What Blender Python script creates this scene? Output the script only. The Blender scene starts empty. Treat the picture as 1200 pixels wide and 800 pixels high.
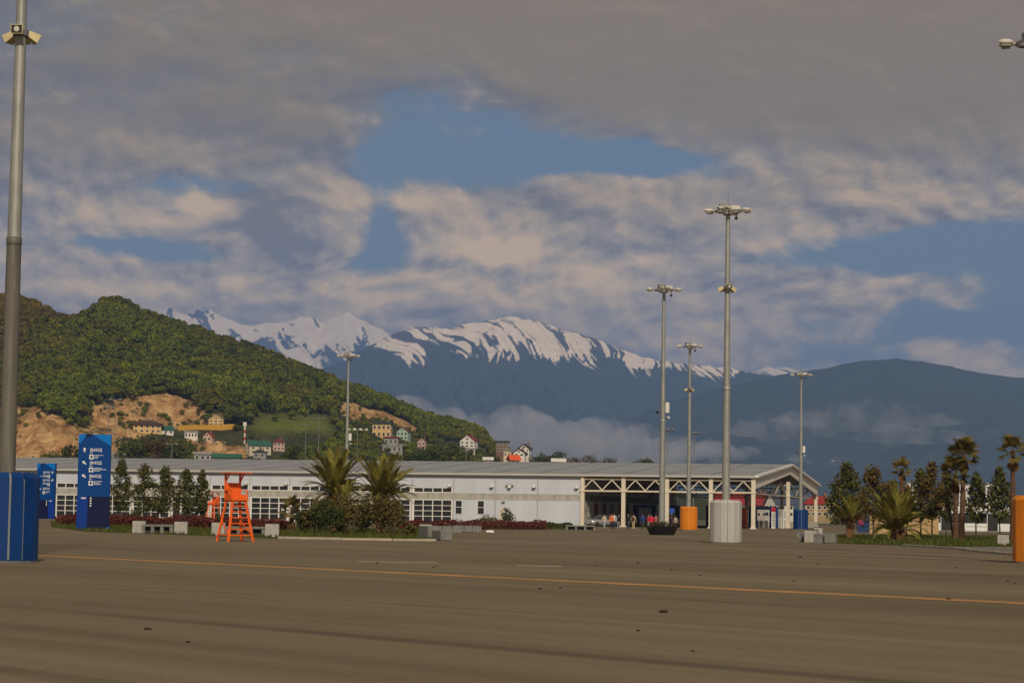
import bpy, bmesh, math, random
import numpy as np
from mathutils import Vector, Matrix, Euler, noise as mnoise

random.seed(7)
R = math.radians
SC = bpy.context.scene
COL = SC.collection

# ------------------------------------------------------------------ camera
F, CX, CY = 2600.0, 600.0, 400.0          # focal length and centre, in pixels of a 1200 x 800 picture
CAM_H, PITCH, ROLL = 1.65, math.atan(200.3 / 2600.0), R(0.848)
cam_data = bpy.data.cameras.new('camera')
cam_data.sensor_width = 36.0
cam_data.lens = 36.0 * F / 1200.0
cam_data.clip_start = 0.5
cam_data.clip_end = 120000.0
cam = bpy.data.objects.new('camera', cam_data)
COL.objects.link(cam)
CM = (Matrix.Translation((0, 0, CAM_H)) @ Matrix.Rotation(math.pi / 2 + PITCH, 4, 'X') @ Matrix.Rotation(ROLL, 4, 'Z'))
cam.matrix_world = CM
SC.camera = cam
CR = CM.to_3x3()
CRT = CR.transposed()

def ray(px, py):
    """direction in the world of a picture point, y component 1"""
    d = CR @ Vector(((px - CX) / F, (CY - py) / F, -1.0))
    return d / d.y

def project(p):
    q = CRT @ (Vector(p) - Vector((0, 0, CAM_H)))
    return (CX + F * q.x / -q.z, CY - F * q.y / -q.z)

def place(px, d, z=0.0):
    """point at depth d and height z that stands at picture column px"""
    x = (px - 597.0) / F * d
    for _ in range(4):
        x += (px - project((x, d, z))[0]) / F * d
    return Vector((x, d, z))

def height_at(px, py, d):
    """height of the point seen at (px, py) at depth d"""
    return CAM_H + ray(px, py).z * d

# ------------------------------------------------------------------ render settings, sun, sky
SC.render.engine = 'CYCLES'
SC.cycles.use_denoising = True
SC.cycles.max_bounces = 6
SC.cycles.diffuse_bounces = 3
SC.cycles.glossy_bounces = 3
SC.cycles.transmission_bounces = 4
SC.cycles.transparent_max_bounces = 8
SC.cycles.volume_bounces = 1
SC.view_settings.view_transform = 'Standard'
SC.view_settings.look = 'None'
SC.view_settings.gamma = 1.0
SC.view_settings.exposure = 0.0
SC.view_settings.use_curve_mapping = False

SUN_AZ, SUN_EL = R(172.0), R(34.0)         # azimuth clockwise from +Y
sun_dir = Vector((math.sin(SUN_AZ) * math.cos(SUN_EL), math.cos(SUN_AZ) * math.cos(SUN_EL), math.sin(SUN_EL)))
sl = bpy.data.lights.new('sun', 'SUN')
sl.energy = 3.0
sl.angle = R(4.0)
sl.color = (1.0, 0.85, 0.66)
so = bpy.data.objects.new('sun', sl)
so.rotation_euler = sun_dir.to_track_quat('Z', 'Y').to_euler()
so.location = (0, -30, 60)
COL.objects.link(so)

class NT:
    """small helper for writing node trees"""
    def __init__(s, tree):
        s.t = tree; s.n = tree.nodes; s.l = tree.links
    def new(s, typ, **kw):
        nd = s.n.new(typ)
        for k, v in kw.items():
            setattr(nd, k, v)
        return nd
    def link(s, a, b):
        s.l.new(a, b)
    def put(s, sock, v):
        if isinstance(v, bpy.types.NodeSocket):
            s.l.new(v, sock)
        else:
            sock.default_value = v
    def math(s, op, a, b=None, c=None, clamp=False):
        nd = s.n.new('ShaderNodeMath'); nd.operation = op; nd.use_clamp = clamp
        for i, v in enumerate((a, b, c)):
            if v is not None:
                s.put(nd.inputs[i], v)
        return nd.outputs[0]
    def ramp(s, fac, stops, interp='LINEAR'):
        nd = s.n.new('ShaderNodeValToRGB'); nd.color_ramp.interpolation = interp
        els = nd.color_ramp.elements
        while len(els) < len(stops):
            els.new(0.5)
        for e, (p, c) in zip(els, stops):
            e.position = p
            e.color = c if len(c) == 4 else (*c, 1)
        s.put(nd.inputs[0], fac)
        return nd.outputs[0]
    def mix(s, fac, a, b, mode='MIX'):
        nd = s.n.new('ShaderNodeMix'); nd.data_type = 'RGBA'; nd.blend_type = mode
        s.put(nd.inputs[0], fac); s.put(nd.inputs[6], a if not isinstance(a, tuple) else (*a, 1)[:4])
        s.put(nd.inputs[7], b if not isinstance(b, tuple) else (*b, 1)[:4])
        return nd.outputs[2]
    def noise(s, vec, scale, detail=3.0, rough=0.55, dist=0.0, dims='3D'):
        nd = s.n.new('ShaderNodeTexNoise'); nd.noise_dimensions = dims
        if vec is not None:
            s.put(nd.inputs['Vector'], vec)
        nd.inputs['Scale'].default_value = scale
        nd.inputs['Detail'].default_value = detail
        nd.inputs['Roughness'].default_value = rough
        nd.inputs['Distortion'].default_value = dist
        return nd.outputs[0]
    def comb(s, x, y, z=0.0):
        nd = s.n.new('ShaderNodeCombineXYZ')
        s.put(nd.inputs[0], x); s.put(nd.inputs[1], y); s.put(nd.inputs[2], z)
        return nd.outputs[0]
    def smooth(s, v, lo, hi):
        nd = s.n.new('ShaderNodeMapRange'); nd.interpolation_type = 'SMOOTHSTEP'
        s.put(nd.inputs[0], v); nd.inputs[1].default_value = lo; nd.inputs[2].default_value = hi
        return nd.outputs[0]

world = bpy.data.worlds.new('World')
SC.world = world
world.cycles.sampling_method = 'MANUAL'
world.cycles.sample_map_resolution = 256
world.use_nodes = True
wt = world.node_tree
wt.nodes.clear()
W = NT(wt)

def make_sky():
    sky = W.new('ShaderNodeTexSky', sky_type='NISHITA')
    sky.sun_disc = False
    sky.sun_elevation = SUN_EL
    sky.sun_rotation = SUN_AZ
    sky.altitude = 0.0
    sky.air_density = 1.0
    sky.dust_density = 1.6
    sky.ozone_density = 2.0
    co = W.new('ShaderNodeTexCoord')
    sep = W.new('ShaderNodeSeparateXYZ')
    W.link(co.outputs['Generated'], sep.inputs[0])
    az = W.math('ARCTAN2', sep.outputs[0], sep.outputs[1])
    el = W.math('ARCSINE', sep.outputs[2])
    u = W.math('MULTIPLY', az, 26.0)       # hundredths of the focal length: about 100 picture points
    v = W.math('MULTIPLY', el, 26.0)
    # warped cloud coordinates
    p0 = W.comb(W.math('MULTIPLY', u, 0.62), v, 3.7)
    wnx = W.noise(p0, 0.55, 2.0, 0.5)
    wny = W.noise(W.comb(W.math('MULTIPLY', u, 0.62), v, 9.1), 0.55, 2.0, 0.5)
    uw = W.math('ADD', W.math('MULTIPLY', u, 0.60), W.math('MULTIPLY', W.math('SUBTRACT', wnx, 0.5), 0.75))
    vw = W.math('ADD', v, W.math('MULTIPLY', W.math('SUBTRACT', wny, 0.5), 0.6))
    p1 = W.comb(uw, vw, 0.0)
    n1 = W.noise(p1, 1.55, 8.0, 0.58)
    # the same field sampled a little towards the light
    p2 = W.comb(W.math('ADD', uw, 0.06), W.math('ADD', vw, 0.12), 0.0)
    n2 = W.noise(p2, 1.55, 8.0, 0.58)
    # hand-set masses of the day's sky: (column, row, half width, half height, amount)
    masses = [
        # dark cloud deck above
        (850, 10, 560, 120, 1.0), (1050, 120, 240, 80, 0.75), (700, 90, 160, 60, 0.35), (120, 60, 260, 90, 0.25),
        (330, 170, 190, 50, 0.30), (60, 180, 140, 60, 0.30),
        # cumulus
        (300, 255, 60, 40, 0.42), (385, 235, 45, 30, 0.36), (175, 190, 90, 22, 0.35), (120, 245, 140, 26, 0.34),
        (100, 320, 160, 30, 0.28), (280, 325, 90, 32, 0.34), (390, 345, 90, 40, 0.40), (60, 350, 160, 20, 0.30), (200, 365, 260, 26, 0.30), (520, 370, 220, 30, 0.28), (820, 330, 120, 40, 0.25),
        (500, 250, 60, 28, 0.30), (590, 300, 110, 40, 0.5), (720, 345, 130, 50, 0.5), (700, 245, 190, 35, 0.55),
        (960, 235, 170, 30, 0.38), (860, 270, 170, 26, 0.22), (930, 355, 170, 22, 0.28), (620, 340, 180, 40, 0.24),
        (1070, 405, 60, 16, 0.30), (860, 400, 90, 26, 0.30), (1180, 415, 80, 30, 0.20), (560, 165, 60, 12, 0.22),
        (680, 188, 40, 14, 0.25), (370, 145, 80, 16, 0.25),
        # blue openings
        (545, 150, 105, 50, -0.75), (630, 192, 130, 28, -0.70), (440, 262, 34, 60, -0.60), (250, 213, 100, 14, -0.55),
        (400, 180, 70, 16, -0.28), (160, 282, 70, 16, -0.5), (220, 300, 50, 12, -0.30), (30, 240, 60, 20, -0.18),
        (980, 300, 180, 20, -0.60), (1150, 290, 110, 34, -0.50), (1110, 385, 150, 20, -0.45), (770, 195, 120, 18, -0.50),
        (1000, 408, 100, 14, -0.25), (60, 20, 130, 30, -0.28), (1190, 345, 60, 24, -0.2), (870, 200, 120, 18, -0.2),
    ]
    tones = [   # where the masses are lit or in shade
        (320, 262, 55, 45, -0.60), (60, 190, 110, 32, -0.30), (350, 165, 140, 28, -0.30), (180, 90, 160, 40, -0.15), (640, 120, 120, 30, -0.1),
        (243, 236, 26, 20, 0.65), (378, 236, 40, 22, 0.60), (140, 176, 80, 13, 0.40), (330, 205, 100, 10, 0.25), (130, 232, 90, 12, 0.25), (500, 228, 60, 18, 0.40), (585, 288, 60, 20, 0.55),
        (690, 335, 60, 24, 0.55), (520, 285, 60, 14, 0.35), (90, 330, 70, 14, 0.45), (285, 318, 36, 24, 0.45), (420, 335, 60, 26, 0.35), (980, 222, 90, 14, 0.40), (780, 212, 70, 13, 0.40),
        (850, 388, 70, 18, 0.30), (1072, 407, 50, 10, 0.55), (930, 350, 110, 16, 0.20), (150, 295, 50, 10, 0.3), (550, 330, 60, 20, 0.3), (360, 140, 60, 8, 0.35), (1180, 420, 50, 20, 0.3),
    ]
    def lump(px, py, sx, sy, am):
        d = ray(px, py)
        d.normalize()
        a0 = math.atan2(d.x, d.y) * 26.0
        e0 = math.asin(d.z) * 26.0
        dx = W.math('MULTIPLY', W.math('SUBTRACT', uw, a0 * 0.60), 1 / (0.60 * sx / 100.0))
        dy = W.math('MULTIPLY', W.math('SUBTRACT', vw, e0), 1 / (sy / 100.0))
        r2 = W.math('ADD', W.math('MULTIPLY', dx, dx), W.math('MULTIPLY', dy, dy))
        return W.math('MULTIPLY', W.math('EXPONENT', W.math('MULTIPLY', r2, -0.8)), am)
    tone = None
    for q in tones:
        g = lump(*q)
        tone = g if tone is None else W.math('ADD', tone, g)
    acc = None
    for (px, py, sx, sy, am) in masses:
        g = lump(px, py, sx, sy, am)
        acc = g if acc is None else W.math('ADD', acc, g)
    # the deck goes on overhead
    deck = W.smooth(v, 4.6, 6.6)
    dens = W.math('ADD', W.math('ADD', acc, W.math('MULTIPLY', W.math('SUBTRACT', n1, 0.5), 1.35)), 0.14)
    dens = W.math('ADD', dens, W.math('MULTIPLY', deck, 0.35))
    alpha = W.smooth(dens, -0.09, 0.30)
    lit = W.math('ADD', W.math('ADD', W.math('MULTIPLY', W.math('SUBTRACT', n1, n2), 3.2), 0.40), tone, clamp=True)
    thick = W.smooth(dens, 0.15, 1.0)
    # cumulus low over the mountains catch the warm light, the deck above is in shade
    low = W.math('SUBTRACT', 1.0, W.smooth(v, 2.8, 4.9))
    warm = W.ramp(lit, [(0.0, (0.27, 0.235, 0.215)), (0.42, (0.60, 0.475, 0.33)), (1.0, (1.15, 0.80, 0.41))])
    shade = W.ramp(lit, [(0.0, (0.19, 0.17, 0.155)), (0.5, (0.265, 0.235, 0.20)), (1.0, (0.58, 0.46, 0.33))])
    darkdeck = W.mix(W.math('MULTIPLY', thick, 0.85), shade, (0.335, 0.23, 0.095))
    ccol = W.mix(low, darkdeck, warm)
    bg1 = W.new('ShaderNodeBackground')
    W.link(sky.outputs[0], bg1.inputs[0])
    bg1.inputs[1].default_value = 0.05
    bg2 = W.new('ShaderNodeBackground')
    W.link(ccol, bg2.inputs[0])
    bg2.inputs[1].default_value = 0.95
    mx = W.new('ShaderNodeMixShader')
    W.link(W.math('MULTIPLY', alpha, 0.96), mx.inputs[0])
    W.link(bg1.outputs[0], mx.inputs[1])
    W.link(bg2.outputs[0], mx.inputs[2])
    out = W.new('ShaderNodeOutputWorld')
    W.link(mx.outputs[0], out.inputs[0])
make_sky()

# ------------------------------------------------------------------ materials
MATS = {}
def mat(name, color, rough=0.7, metal=0.0, var=0.0, vscale=2.0, bump=0.0, bscale=20.0, spec=0.3, color2=None, stretch=None, detail=4.0):
    if name in MATS:
        return MATS[name]
    m = bpy.data.materials.new(name); m.use_nodes = True
    t = NT(m.node_tree)
    b = t.n['Principled BSDF']
    b.inputs['Roughness'].default_value = rough
    b.inputs['Metallic'].default_value = metal
    b.inputs['Specular IOR Level'].default_value = spec
    b.inputs['Base Color'].default_value = (*color, 1)
    if var or bump or color2:
        co = t.new('ShaderNodeTexCoord')
        vec = co.outputs['Object']
        if stretch:
            mp = t.new('ShaderNodeMapping'); mp.inputs['Scale'].default_value = stretch
            t.link(vec, mp.inputs[0]); vec = mp.outputs[0]
        if var or color2:
            n = t.noise(vec, vscale, detail, 0.6)
            c2 = color2 or tuple(max(0, c * (1 - var)) for c in color)
            c1 = color if color2 else tuple(min(1, c * (1 + var)) for c in color)
            t.link(t.ramp(n, [(0.32, c2), (0.68, c1)]), b.inputs['Base Color'])
        if bump:
            n2 = t.noise(vec, bscale, 3.0, 0.6)
            bp = t.new('ShaderNodeBump'); bp.inputs['Strength'].default_value = bump; bp.inputs['Distance'].default_value = 0.05
            t.link(n2, bp.inputs['Height']); t.link(bp.outputs[0], b.inputs['Normal'])
    MATS[name] = m
    return m

def leaf_mat(name, c1, c2, scale=1.5, trans=0.25, tint=False):
    if name in MATS:
        return MATS[name]
    m = bpy.data.materials.new(name); m.use_nodes = True
    t = NT(m.node_tree); t.n.clear()
    out = t.new('ShaderNodeOutputMaterial')
    geo = t.new('ShaderNodeNewGeometry')
    co = t.new('ShaderNodeTexCoord')
    n = t.noise(co.outputs['Object'], scale, 2.0, 0.6)
    fac = t.math('ADD', t.math('MULTIPLY', n, 0.7), t.math('MULTIPLY', geo.outputs['Random Per Island'], 0.5))
    col = t.ramp(fac, [(0.30, c1), (0.85, c2)])
    if tint:
        at = t.new('ShaderNodeAttribute', attribute_type='INSTANCER', attribute_name='tint')
        col = t.mix(1.0, col, at.outputs['Color'], 'MULTIPLY')
    d = t.new('ShaderNodeBsdfPrincipled'); d.inputs['Roughness'].default_value = 0.62
    d.inputs['Specular IOR Level'].default_value = 0.25
    t.link(col, d.inputs['Base Color'])
    tr = t.new('ShaderNodeBsdfTranslucent'); t.link(col, tr.inputs[0])
    mx = t.new('ShaderNodeMixShader'); mx.inputs[0].default_value = trans
    t.link(d.outputs[0], mx.inputs[1]); t.link(tr.outputs[0], mx.inputs[2]); t.link(mx.outputs[0], out.inputs[0])
    MATS[name] = m
    return m

def steel_mat(name, c1, c2):
    """galvanised steel with vertical runs and blotches"""
    if name in MATS:
        return MATS[name]
    m = bpy.data.materials.new(name); m.use_nodes = True
    t = NT(m.node_tree); b = t.n['Principled BSDF']
    co = t.new('ShaderNodeTexCoord')
    mp = t.new('ShaderNodeMapping'); mp.inputs['Scale'].default_value = (9, 9, 0.5)
    t.link(co.outputs['Object'], mp.inputs[0])
    n = t.noise(mp.outputs[0], 1.0, 4.0, 0.6)
    n2 = t.noise(co.outputs['Object'], 1.3, 3.0, 0.6)
    t.link(t.ramp(t.math('ADD', t.math('MULTIPLY', n, 0.6), t.math('MULTIPLY', n2, 0.4)), [(0.35, c1), (0.65, c2)]), b.inputs['Base Color'])
    b.inputs['Metallic'].default_value = 0.35
    t.link(t.ramp(n2, [(0.3, (0.38,) * 3), (0.7, (0.6,) * 3)]), b.inputs['Roughness'])
    MATS[name] = m
    return m

# ------------------------------------------------------------------ mesh helpers
class MB:
    def __init__(s):
        s.v = []; s.f = []; s.m = []
    def add(s, vs, fs, mi=0):
        o = len(s.v)
        s.v.extend([tuple(x) for x in vs])
        for f in fs:
            s.f.append(tuple(i + o for i in f)); s.m.append(mi)
        return s
    def box(s, x0, x1, y0, y1, z0, z1, mi=0):
        return s.add([(x0, y0, z0), (x1, y0, z0), (x1, y1, z0), (x0, y1, z0), (x0, y0, z1), (x1, y0, z1), (x1, y1, z1), (x0, y1, z1)],
                     [(0, 3, 2, 1), (4, 5, 6, 7), (0, 1, 5, 4), (1, 2, 6, 5), (2, 3, 7, 6), (3, 0, 4, 7)], mi)
    def bevel_box(s, x0, x1, y0, y1, z0, z1, b, mi=0):
        """box with chamfered vertical and top edges"""
        def ring(i, z):
            return [(x0 + i, y0 + i + b, z), (x0 + i + b, y0 + i, z), (x1 - i - b, y0 + i, z), (x1 - i, y0 + i + b, z),
                    (x1 - i, y1 - i - b, z), (x1 - i - b, y1 - i, z), (x0 + i + b, y1 - i, z), (x0 + i, y1 - i - b, z)]
        vs = ring(0, z0) + ring(0, z1 - b) + ring(b, z1)
        fs = [tuple(range(7, -1, -1)), tuple(range(16, 24))]
        for k in (0, 8):
            for i in range(8):
                j = (i + 1) % 8
                fs.append((k + i, k + j, k + 8 + j, k + 8 + i))
        return s.add(vs, fs, mi)
    def tube(s, a, b, r0, r1=None, n=8, mi=0, cap=True):
        a = Vector(a); b = Vector(b); r1 = r0 if r1 is None else r1
        d = (b - a).normalized()
        x = d.orthogonal().normalized(); y = d.cross(x)
        vs = []
        for p, r in ((a, r0), (b, r1)):
            for i in range(n):
                t = 2 * math.pi * i / n
                vs.append(p + x * (r * math.cos(t)) + y * (r * math.sin(t)))
        fs = [(i, (i + 1) % n, n + (i + 1) % n, n + i) for i in range(n)]
        if cap:
            fs += [tuple(range(n - 1, -1, -1)), tuple(range(n, 2 * n))]
        return s.add(vs, fs, mi)
    def bar(s, a, b, w, h, mi=0, up=(0, 0, 1)):
        """square bar from a to b"""
        a = Vector(a); b = Vector(b); d = (b - a).normalized(); up = Vector(up)
        x = d.cross(up)
        x = d.orthogonal() if x.length < 1e-4 else x
        x.normalize(); y = x.cross(d)
        vs = []
        for p in (a, b):
            for (i, j) in ((-1, -1), (1, -1), (1, 1), (-1, 1)):
                vs.append(p + x * (i * w / 2) + y * (j * h / 2))
        return s.add(vs, [(0, 3, 2, 1), (4, 5, 6, 7), (0, 1, 5, 4), (1, 2, 6, 5), (2, 3, 7, 6), (3, 0, 4, 7)], mi)
    def lathe(s, prof, n=12, mi=0, c=(0, 0, 0)):
        vs = []; fs = []
        for (r, z) in prof:
            for i in range(n):
                t = 2 * math.pi * i / n
                vs.append((c[0] + r * math.cos(t), c[1] + r * math.sin(t), c[2] + z))
        for k in range(len(prof) - 1):
            for i in range(n):
                j = (i + 1) % n
                fs.append((k * n + i, k * n + j, (k + 1) * n + j, (k + 1) * n + i))
        fs.append(tuple(range(n - 1, -1, -1)))
        m = (len(prof) - 1) * n
        fs.append(tuple(range(m, m + n)))
        return s.add(vs, fs, mi)
    def prism(s, poly, y0, y1, mi=0):
        """outline in (x, z) pushed from y0 to y1"""
        n = len(poly)
        vs = [(x, y0, z) for x, z in poly] + [(x, y1, z) for x, z in poly]
        fs = [tuple(range(n)), tuple(range(2 * n - 1, n - 1, -1))] + [(i, n + i, n + (i + 1) % n, (i + 1) % n) for i in range(n)]
        return s.add(vs, fs, mi)
    def mesh(s, name, mats, smooth=False):
        me = bpy.data.meshes.new(name)
        me.from_pydata(s.v, [], s.f)
        for m in (mats if isinstance(mats, (list, tuple)) else [mats]):
            me.materials.append(m)
        if len(me.materials) > 1:
            me.polygons.foreach_set('material_index', s.m)
        if smooth:
            me.polygons.foreach_set('use_smooth', [True] * len(me.polygons))
        me.update()
        return me
    def build(s, name, mats, parent=None, loc=None, rz=0.0, smooth=False):
        return link(name, s.mesh(name, mats, smooth), parent, loc, rz)

def link(name, me, parent=None, loc=None, rz=0.0):
    o = bpy.data.objects.new(name, me)
    COL.objects.link(o)
    if parent is not None:
        o.parent = parent
    if loc is not None:
        o.location = loc
    if rz:
        o.rotation_euler = (0, 0, rz)
    return o

def tag(o, label=None, cat=None, group=None, kind=None):
    if label: o['label'] = label
    if cat: o['category'] = cat
    if group: o['group'] = group
    if kind: o['kind'] = kind
    return o

def empty(name, loc, rz=0.0, label=None, cat=None, group=None):
    o = link(name, None, None, loc, rz)
    o.empty_display_size = 0.5
    return tag(o, label, cat, group)

KIDS = {}
def copy_tree(o, parent=None):
    c = o.copy(); COL.objects.link(c); c.parent = parent
    for ch in list(o.children):
        copy_tree(ch, c)
    return c

def np_mesh(name, verts, faces, mats, smooth=False):
    """quads or triangles from numpy arrays"""
    me = bpy.data.meshes.new(name)
    nv = len(verts); nf, k = faces.shape
    me.vertices.add(nv); me.vertices.foreach_set('co', np.asarray(verts, np.float32).ravel())
    me.loops.add(nf * k); me.loops.foreach_set('vertex_index', faces.astype(np.int32).ravel())
    me.polygons.add(nf); me.polygons.foreach_set('loop_start', np.arange(0, nf * k, k, dtype=np.int32))
    me.update(calc_edges=True)
    if smooth:
        me.polygons.foreach_set('use_smooth', np.ones(nf, bool))
    for m in (mats if isinstance(mats, (list, tuple)) else [mats]):
        me.materials.append(m)
    me.validate()
    return me

rng = np.random.default_rng(11)
def leaf_quads(centers, size, flat=0.0, rs=None, aspect=0.6, out=None):
    """small leaf faces at the given centres: verts, faces"""
    rs = rs or rng
    n = len(centers)
    a = rs.normal(size=(n, 3)); 
    if out is not None:
        nrm = out + rs.normal(size=(n, 3)) * 0.55
    else:
        nrm = rs.normal(size=(n, 3)); nrm[:, 2] = np.abs(nrm[:, 2]) + flat
    nrm /= np.linalg.norm(nrm, axis=1)[:, None] + 1e-9
    a -= nrm * (a * nrm).sum(1)[:, None]
    a /= np.linalg.norm(a, axis=1)[:, None] + 1e-9
    b = np.cross(nrm, a)
    sz = size * rs.uniform(0.6, 1.3, size=(n, 1))
    v = np.stack([centers - a * sz, centers + b * sz * aspect + nrm * sz * .15, centers + a * sz, centers - b * sz * aspect + nrm * sz * .15], 1).reshape(-1, 3)
    f = np.arange(n * 4).reshape(n, 4)
    return v, f

def fbm(x, y, z=0.0, oct=4):
    return mnoise.fractal(Vector((x, y, z)), 0.9, 2.0, oct)

def np_noise(x, y, seed=0):
    """smooth value noise on arrays, -1..1"""
    rs = np.random.default_rng(seed)
    tab = rs.uniform(-1, 1, 4096)
    xi = np.floor(x).astype(np.int64); yi = np.floor(y).astype(np.int64)
    fx = x - xi; fy = y - yi
    fx = fx * fx * fx * (fx * (fx * 6 - 15) + 10); fy = fy * fy * fy * (fy * (fy * 6 - 15) + 10)
    def h(i, j):
        k = (i * 374761393 + j * 668265263)
        k = (k ^ (k >> 13)) * 1274126177
        return tab[(k ^ (k >> 16)) & 4095]
    a = h(xi, yi); b = h(xi + 1, yi); c = h(xi, yi + 1); d = h(xi + 1, yi + 1)
    return (a * (1 - fx) + b * fx) * (1 - fy) + (c * (1 - fx) + d * fx) * fy

def np_fbm(x, y, seed=0, oct=5, gain=0.5, ridge=False):
    s = 0; amp = 1.0; tot = 0
    for o in range(oct):
        n = np_noise(x * 2 ** o + 17.3 * o, y * 2 ** o - 9.1 * o, seed + o)
        s = s + amp * (1 - 2 * np.abs(n) if ridge else n)
        tot += amp; amp *= gain
    return s / tot

# ================================================================== THE LAND
def project_np(P):
    q = (P - np.array([0, 0, CAM_H])) @ np.array(CR)
    return CX + F * q[:, 0] / -q[:, 2], CY - F * q[:, 1] / -q[:, 2]

def in_poly(x, y, poly):
    ins = np.zeros(len(x), bool)
    n = len(poly)
    for i in range(n):
        x0, y0 = poly[i]; x1, y1 = poly[(i + 1) % n]
        c = ((y0 > y) != (y1 > y)) & (x < (x1 - x0) * (y - y0) / ((y1 - y0) if y1 != y0 else 1e-9) + x0)
        ins ^= c
    return ins

def grid_faces(nx, ny):
    i = np.arange(nx - 1)[None, :] + np.arange(ny - 1)[:, None] * nx
    i = i.ravel()
    return np.stack([i, i + 1, i + nx + 1, i + nx], 1)

def smoothstep(x, a, b):
    t = np.clip((x - a) / (b - a), 0, 1)
    return t * t * (3 - 2 * t)

# ---- far ground to the horizon
def land_mat():
    m = bpy.data.materials.new('scrub_land'); m.use_nodes = True
    t = NT(m.node_tree); b = t.n['Principled BSDF']
    co = t.new('ShaderNodeTexCoord')
    n = t.noise(co.outputs['Object'], 0.02, 5.0, 0.6)
    t.link(t.ramp(n, [(0.35, (0.045, 0.06, 0.025)), (0.6, (0.10, 0.095, 0.055))]), b.inputs['Base Color'])
    b.inputs['Roughness'].default_value = 0.95
    return m
g = MB(); g.add([(-26000, -400, -0.012), (26000, -400, -0.012), (26000, 26000, -0.012), (-26000, 26000, -0.012)], [(0, 1, 2, 3)])
tag(g.build('ground', land_mat()), kind='structure')

# ---- asphalt plaza
LINE_A = place(36, 74.5); LINE_B = place(1215, 44.2)
LDIR = (LINE_B - LINE_A).normalized()
def asphalt_mat():
    m = bpy.data.materials.new('worn_asphalt'); m.use_nodes = True
    t = NT(m.node_tree); b = t.n['Principled BSDF']
    co = t.new('ShaderNodeTexCoord')
    mp = t.new('ShaderNodeMapping')
    mp.inputs['Rotation'].default_value = (0, 0, -math.atan2(LDIR.y, LDIR.x))
    t.link(co.outputs['Object'], mp.inputs[0])
    def st(sx, sy):
        q = t.new('ShaderNodeMapping'); q.inputs['Scale'].default_value = (sx, sy, 1); t.link(mp.outputs[0], q.inputs[0]); return q.outputs[0]
    lanes = t.noise(st(0.012, 0.16), 1.0, 3.0, 0.55, 0.4)           # paver passes and tyre-worn lanes
    streak = t.noise(st(0.03, 1.3), 1.0, 3.0, 0.6, 0.3)
    patch = t.noise(co.outputs['Object'], 0.06, 4.0, 0.6)
    grain = t.noise(co.outputs['Object'], 7.0, 3.0, 0.7)
    speck = t.noise(co.outputs['Object'], 22.0, 2.0, 0.8)
    f = t.math('ADD', t.math('MULTIPLY', lanes, 0.40), t.math('MULTIPLY', streak, 0.24))
    f = t.math('ADD', f, t.math('ADD', t.math('MULTIPLY', patch, 0.22), t.math('MULTIPLY', grain, 0.14)))
    col = t.ramp(f, [(0.37, (0.106, 0.085, 0.052)), (0.5, (0.158, 0.129, 0.082)), (0.63, (0.212, 0.176, 0.117))])
    col = t.mix(1.0, col, t.ramp(speck, [(0.35, (0.84, 0.84, 0.84)), (0.65, (1.16, 1.16, 1.16))]), 'MULTIPLY')
    # thin dark tar seams running with the lanes
    w = t.new('ShaderNodeTexWave', wave_type='BANDS', bands_direction='Y', wave_profile='SIN')
    t.link(st(0.06, 1.0), w.inputs[0]); w.inputs['Scale'].default_value = 0.045; w.inputs['Distortion'].default_value = 2.2
    w.inputs['Detail'].default_value = 2.0; w.inputs['Detail Scale'].default_value = 0.6
    seam = t.smooth(w.outputs['Fac'], 0.97, 1.0)
    seam = t.math('MULTIPLY', seam, t.smooth(patch, 0.40, 0.60))
    col = t.mix(t.math('MULTIPLY', seam, 0.55), col, (0.05, 0.042, 0.032))
    t.link(col, b.inputs['Base Color'])
    b.inputs['Roughness'].default_value = 0.9
    b.inputs['Specular IOR Level'].default_value = 0.18
    bp = t.new('ShaderNodeBump'); bp.inputs['Strength'].default_value = 0.35; bp.inputs['Distance'].default_value = 0.02
    t.link(t.noise(co.outputs['Object'], 30.0, 3.0, 0.7), bp.inputs['Height']); t.link(bp.outputs[0], b.inputs['Normal'])
    return m
g = MB(); g.add([(-220, -60, 0), (220, -60, 0), (220, 420, 0), (-220, 420, 0)], [(0, 1, 2, 3)])
plaza = tag(g.build('asphalt_plaza', asphalt_mat()), kind='structure')
# painted line
lw = Vector((-LDIR.y, LDIR.x, 0)) * 0.42
a = LINE_A - LDIR * 25; b_ = LINE_B + LDIR * 30
g = MB(); N = 60
vs = []; fs = []
for i in range(N + 1):
    p = a.lerp(b_, i / N); w = 1 + 0.12 * fbm(i * 0.7, 3.1)
    vs += [p - lw * w + Vector((0, 0, 0.004)), p + lw * w + Vector((0, 0, 0.004))]
    if i: fs.append((2 * i - 2, 2 * i, 2 * i + 1, 2 * i - 1))
g.add(vs, fs)
tag(g.build('painted_line', mat('faded_yellow_paint', (0.52, 0.26, 0.075), 0.8, color2=(0.24, 0.15, 0.075), vscale=0.9, detail=6)), kind='structure')

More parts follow.
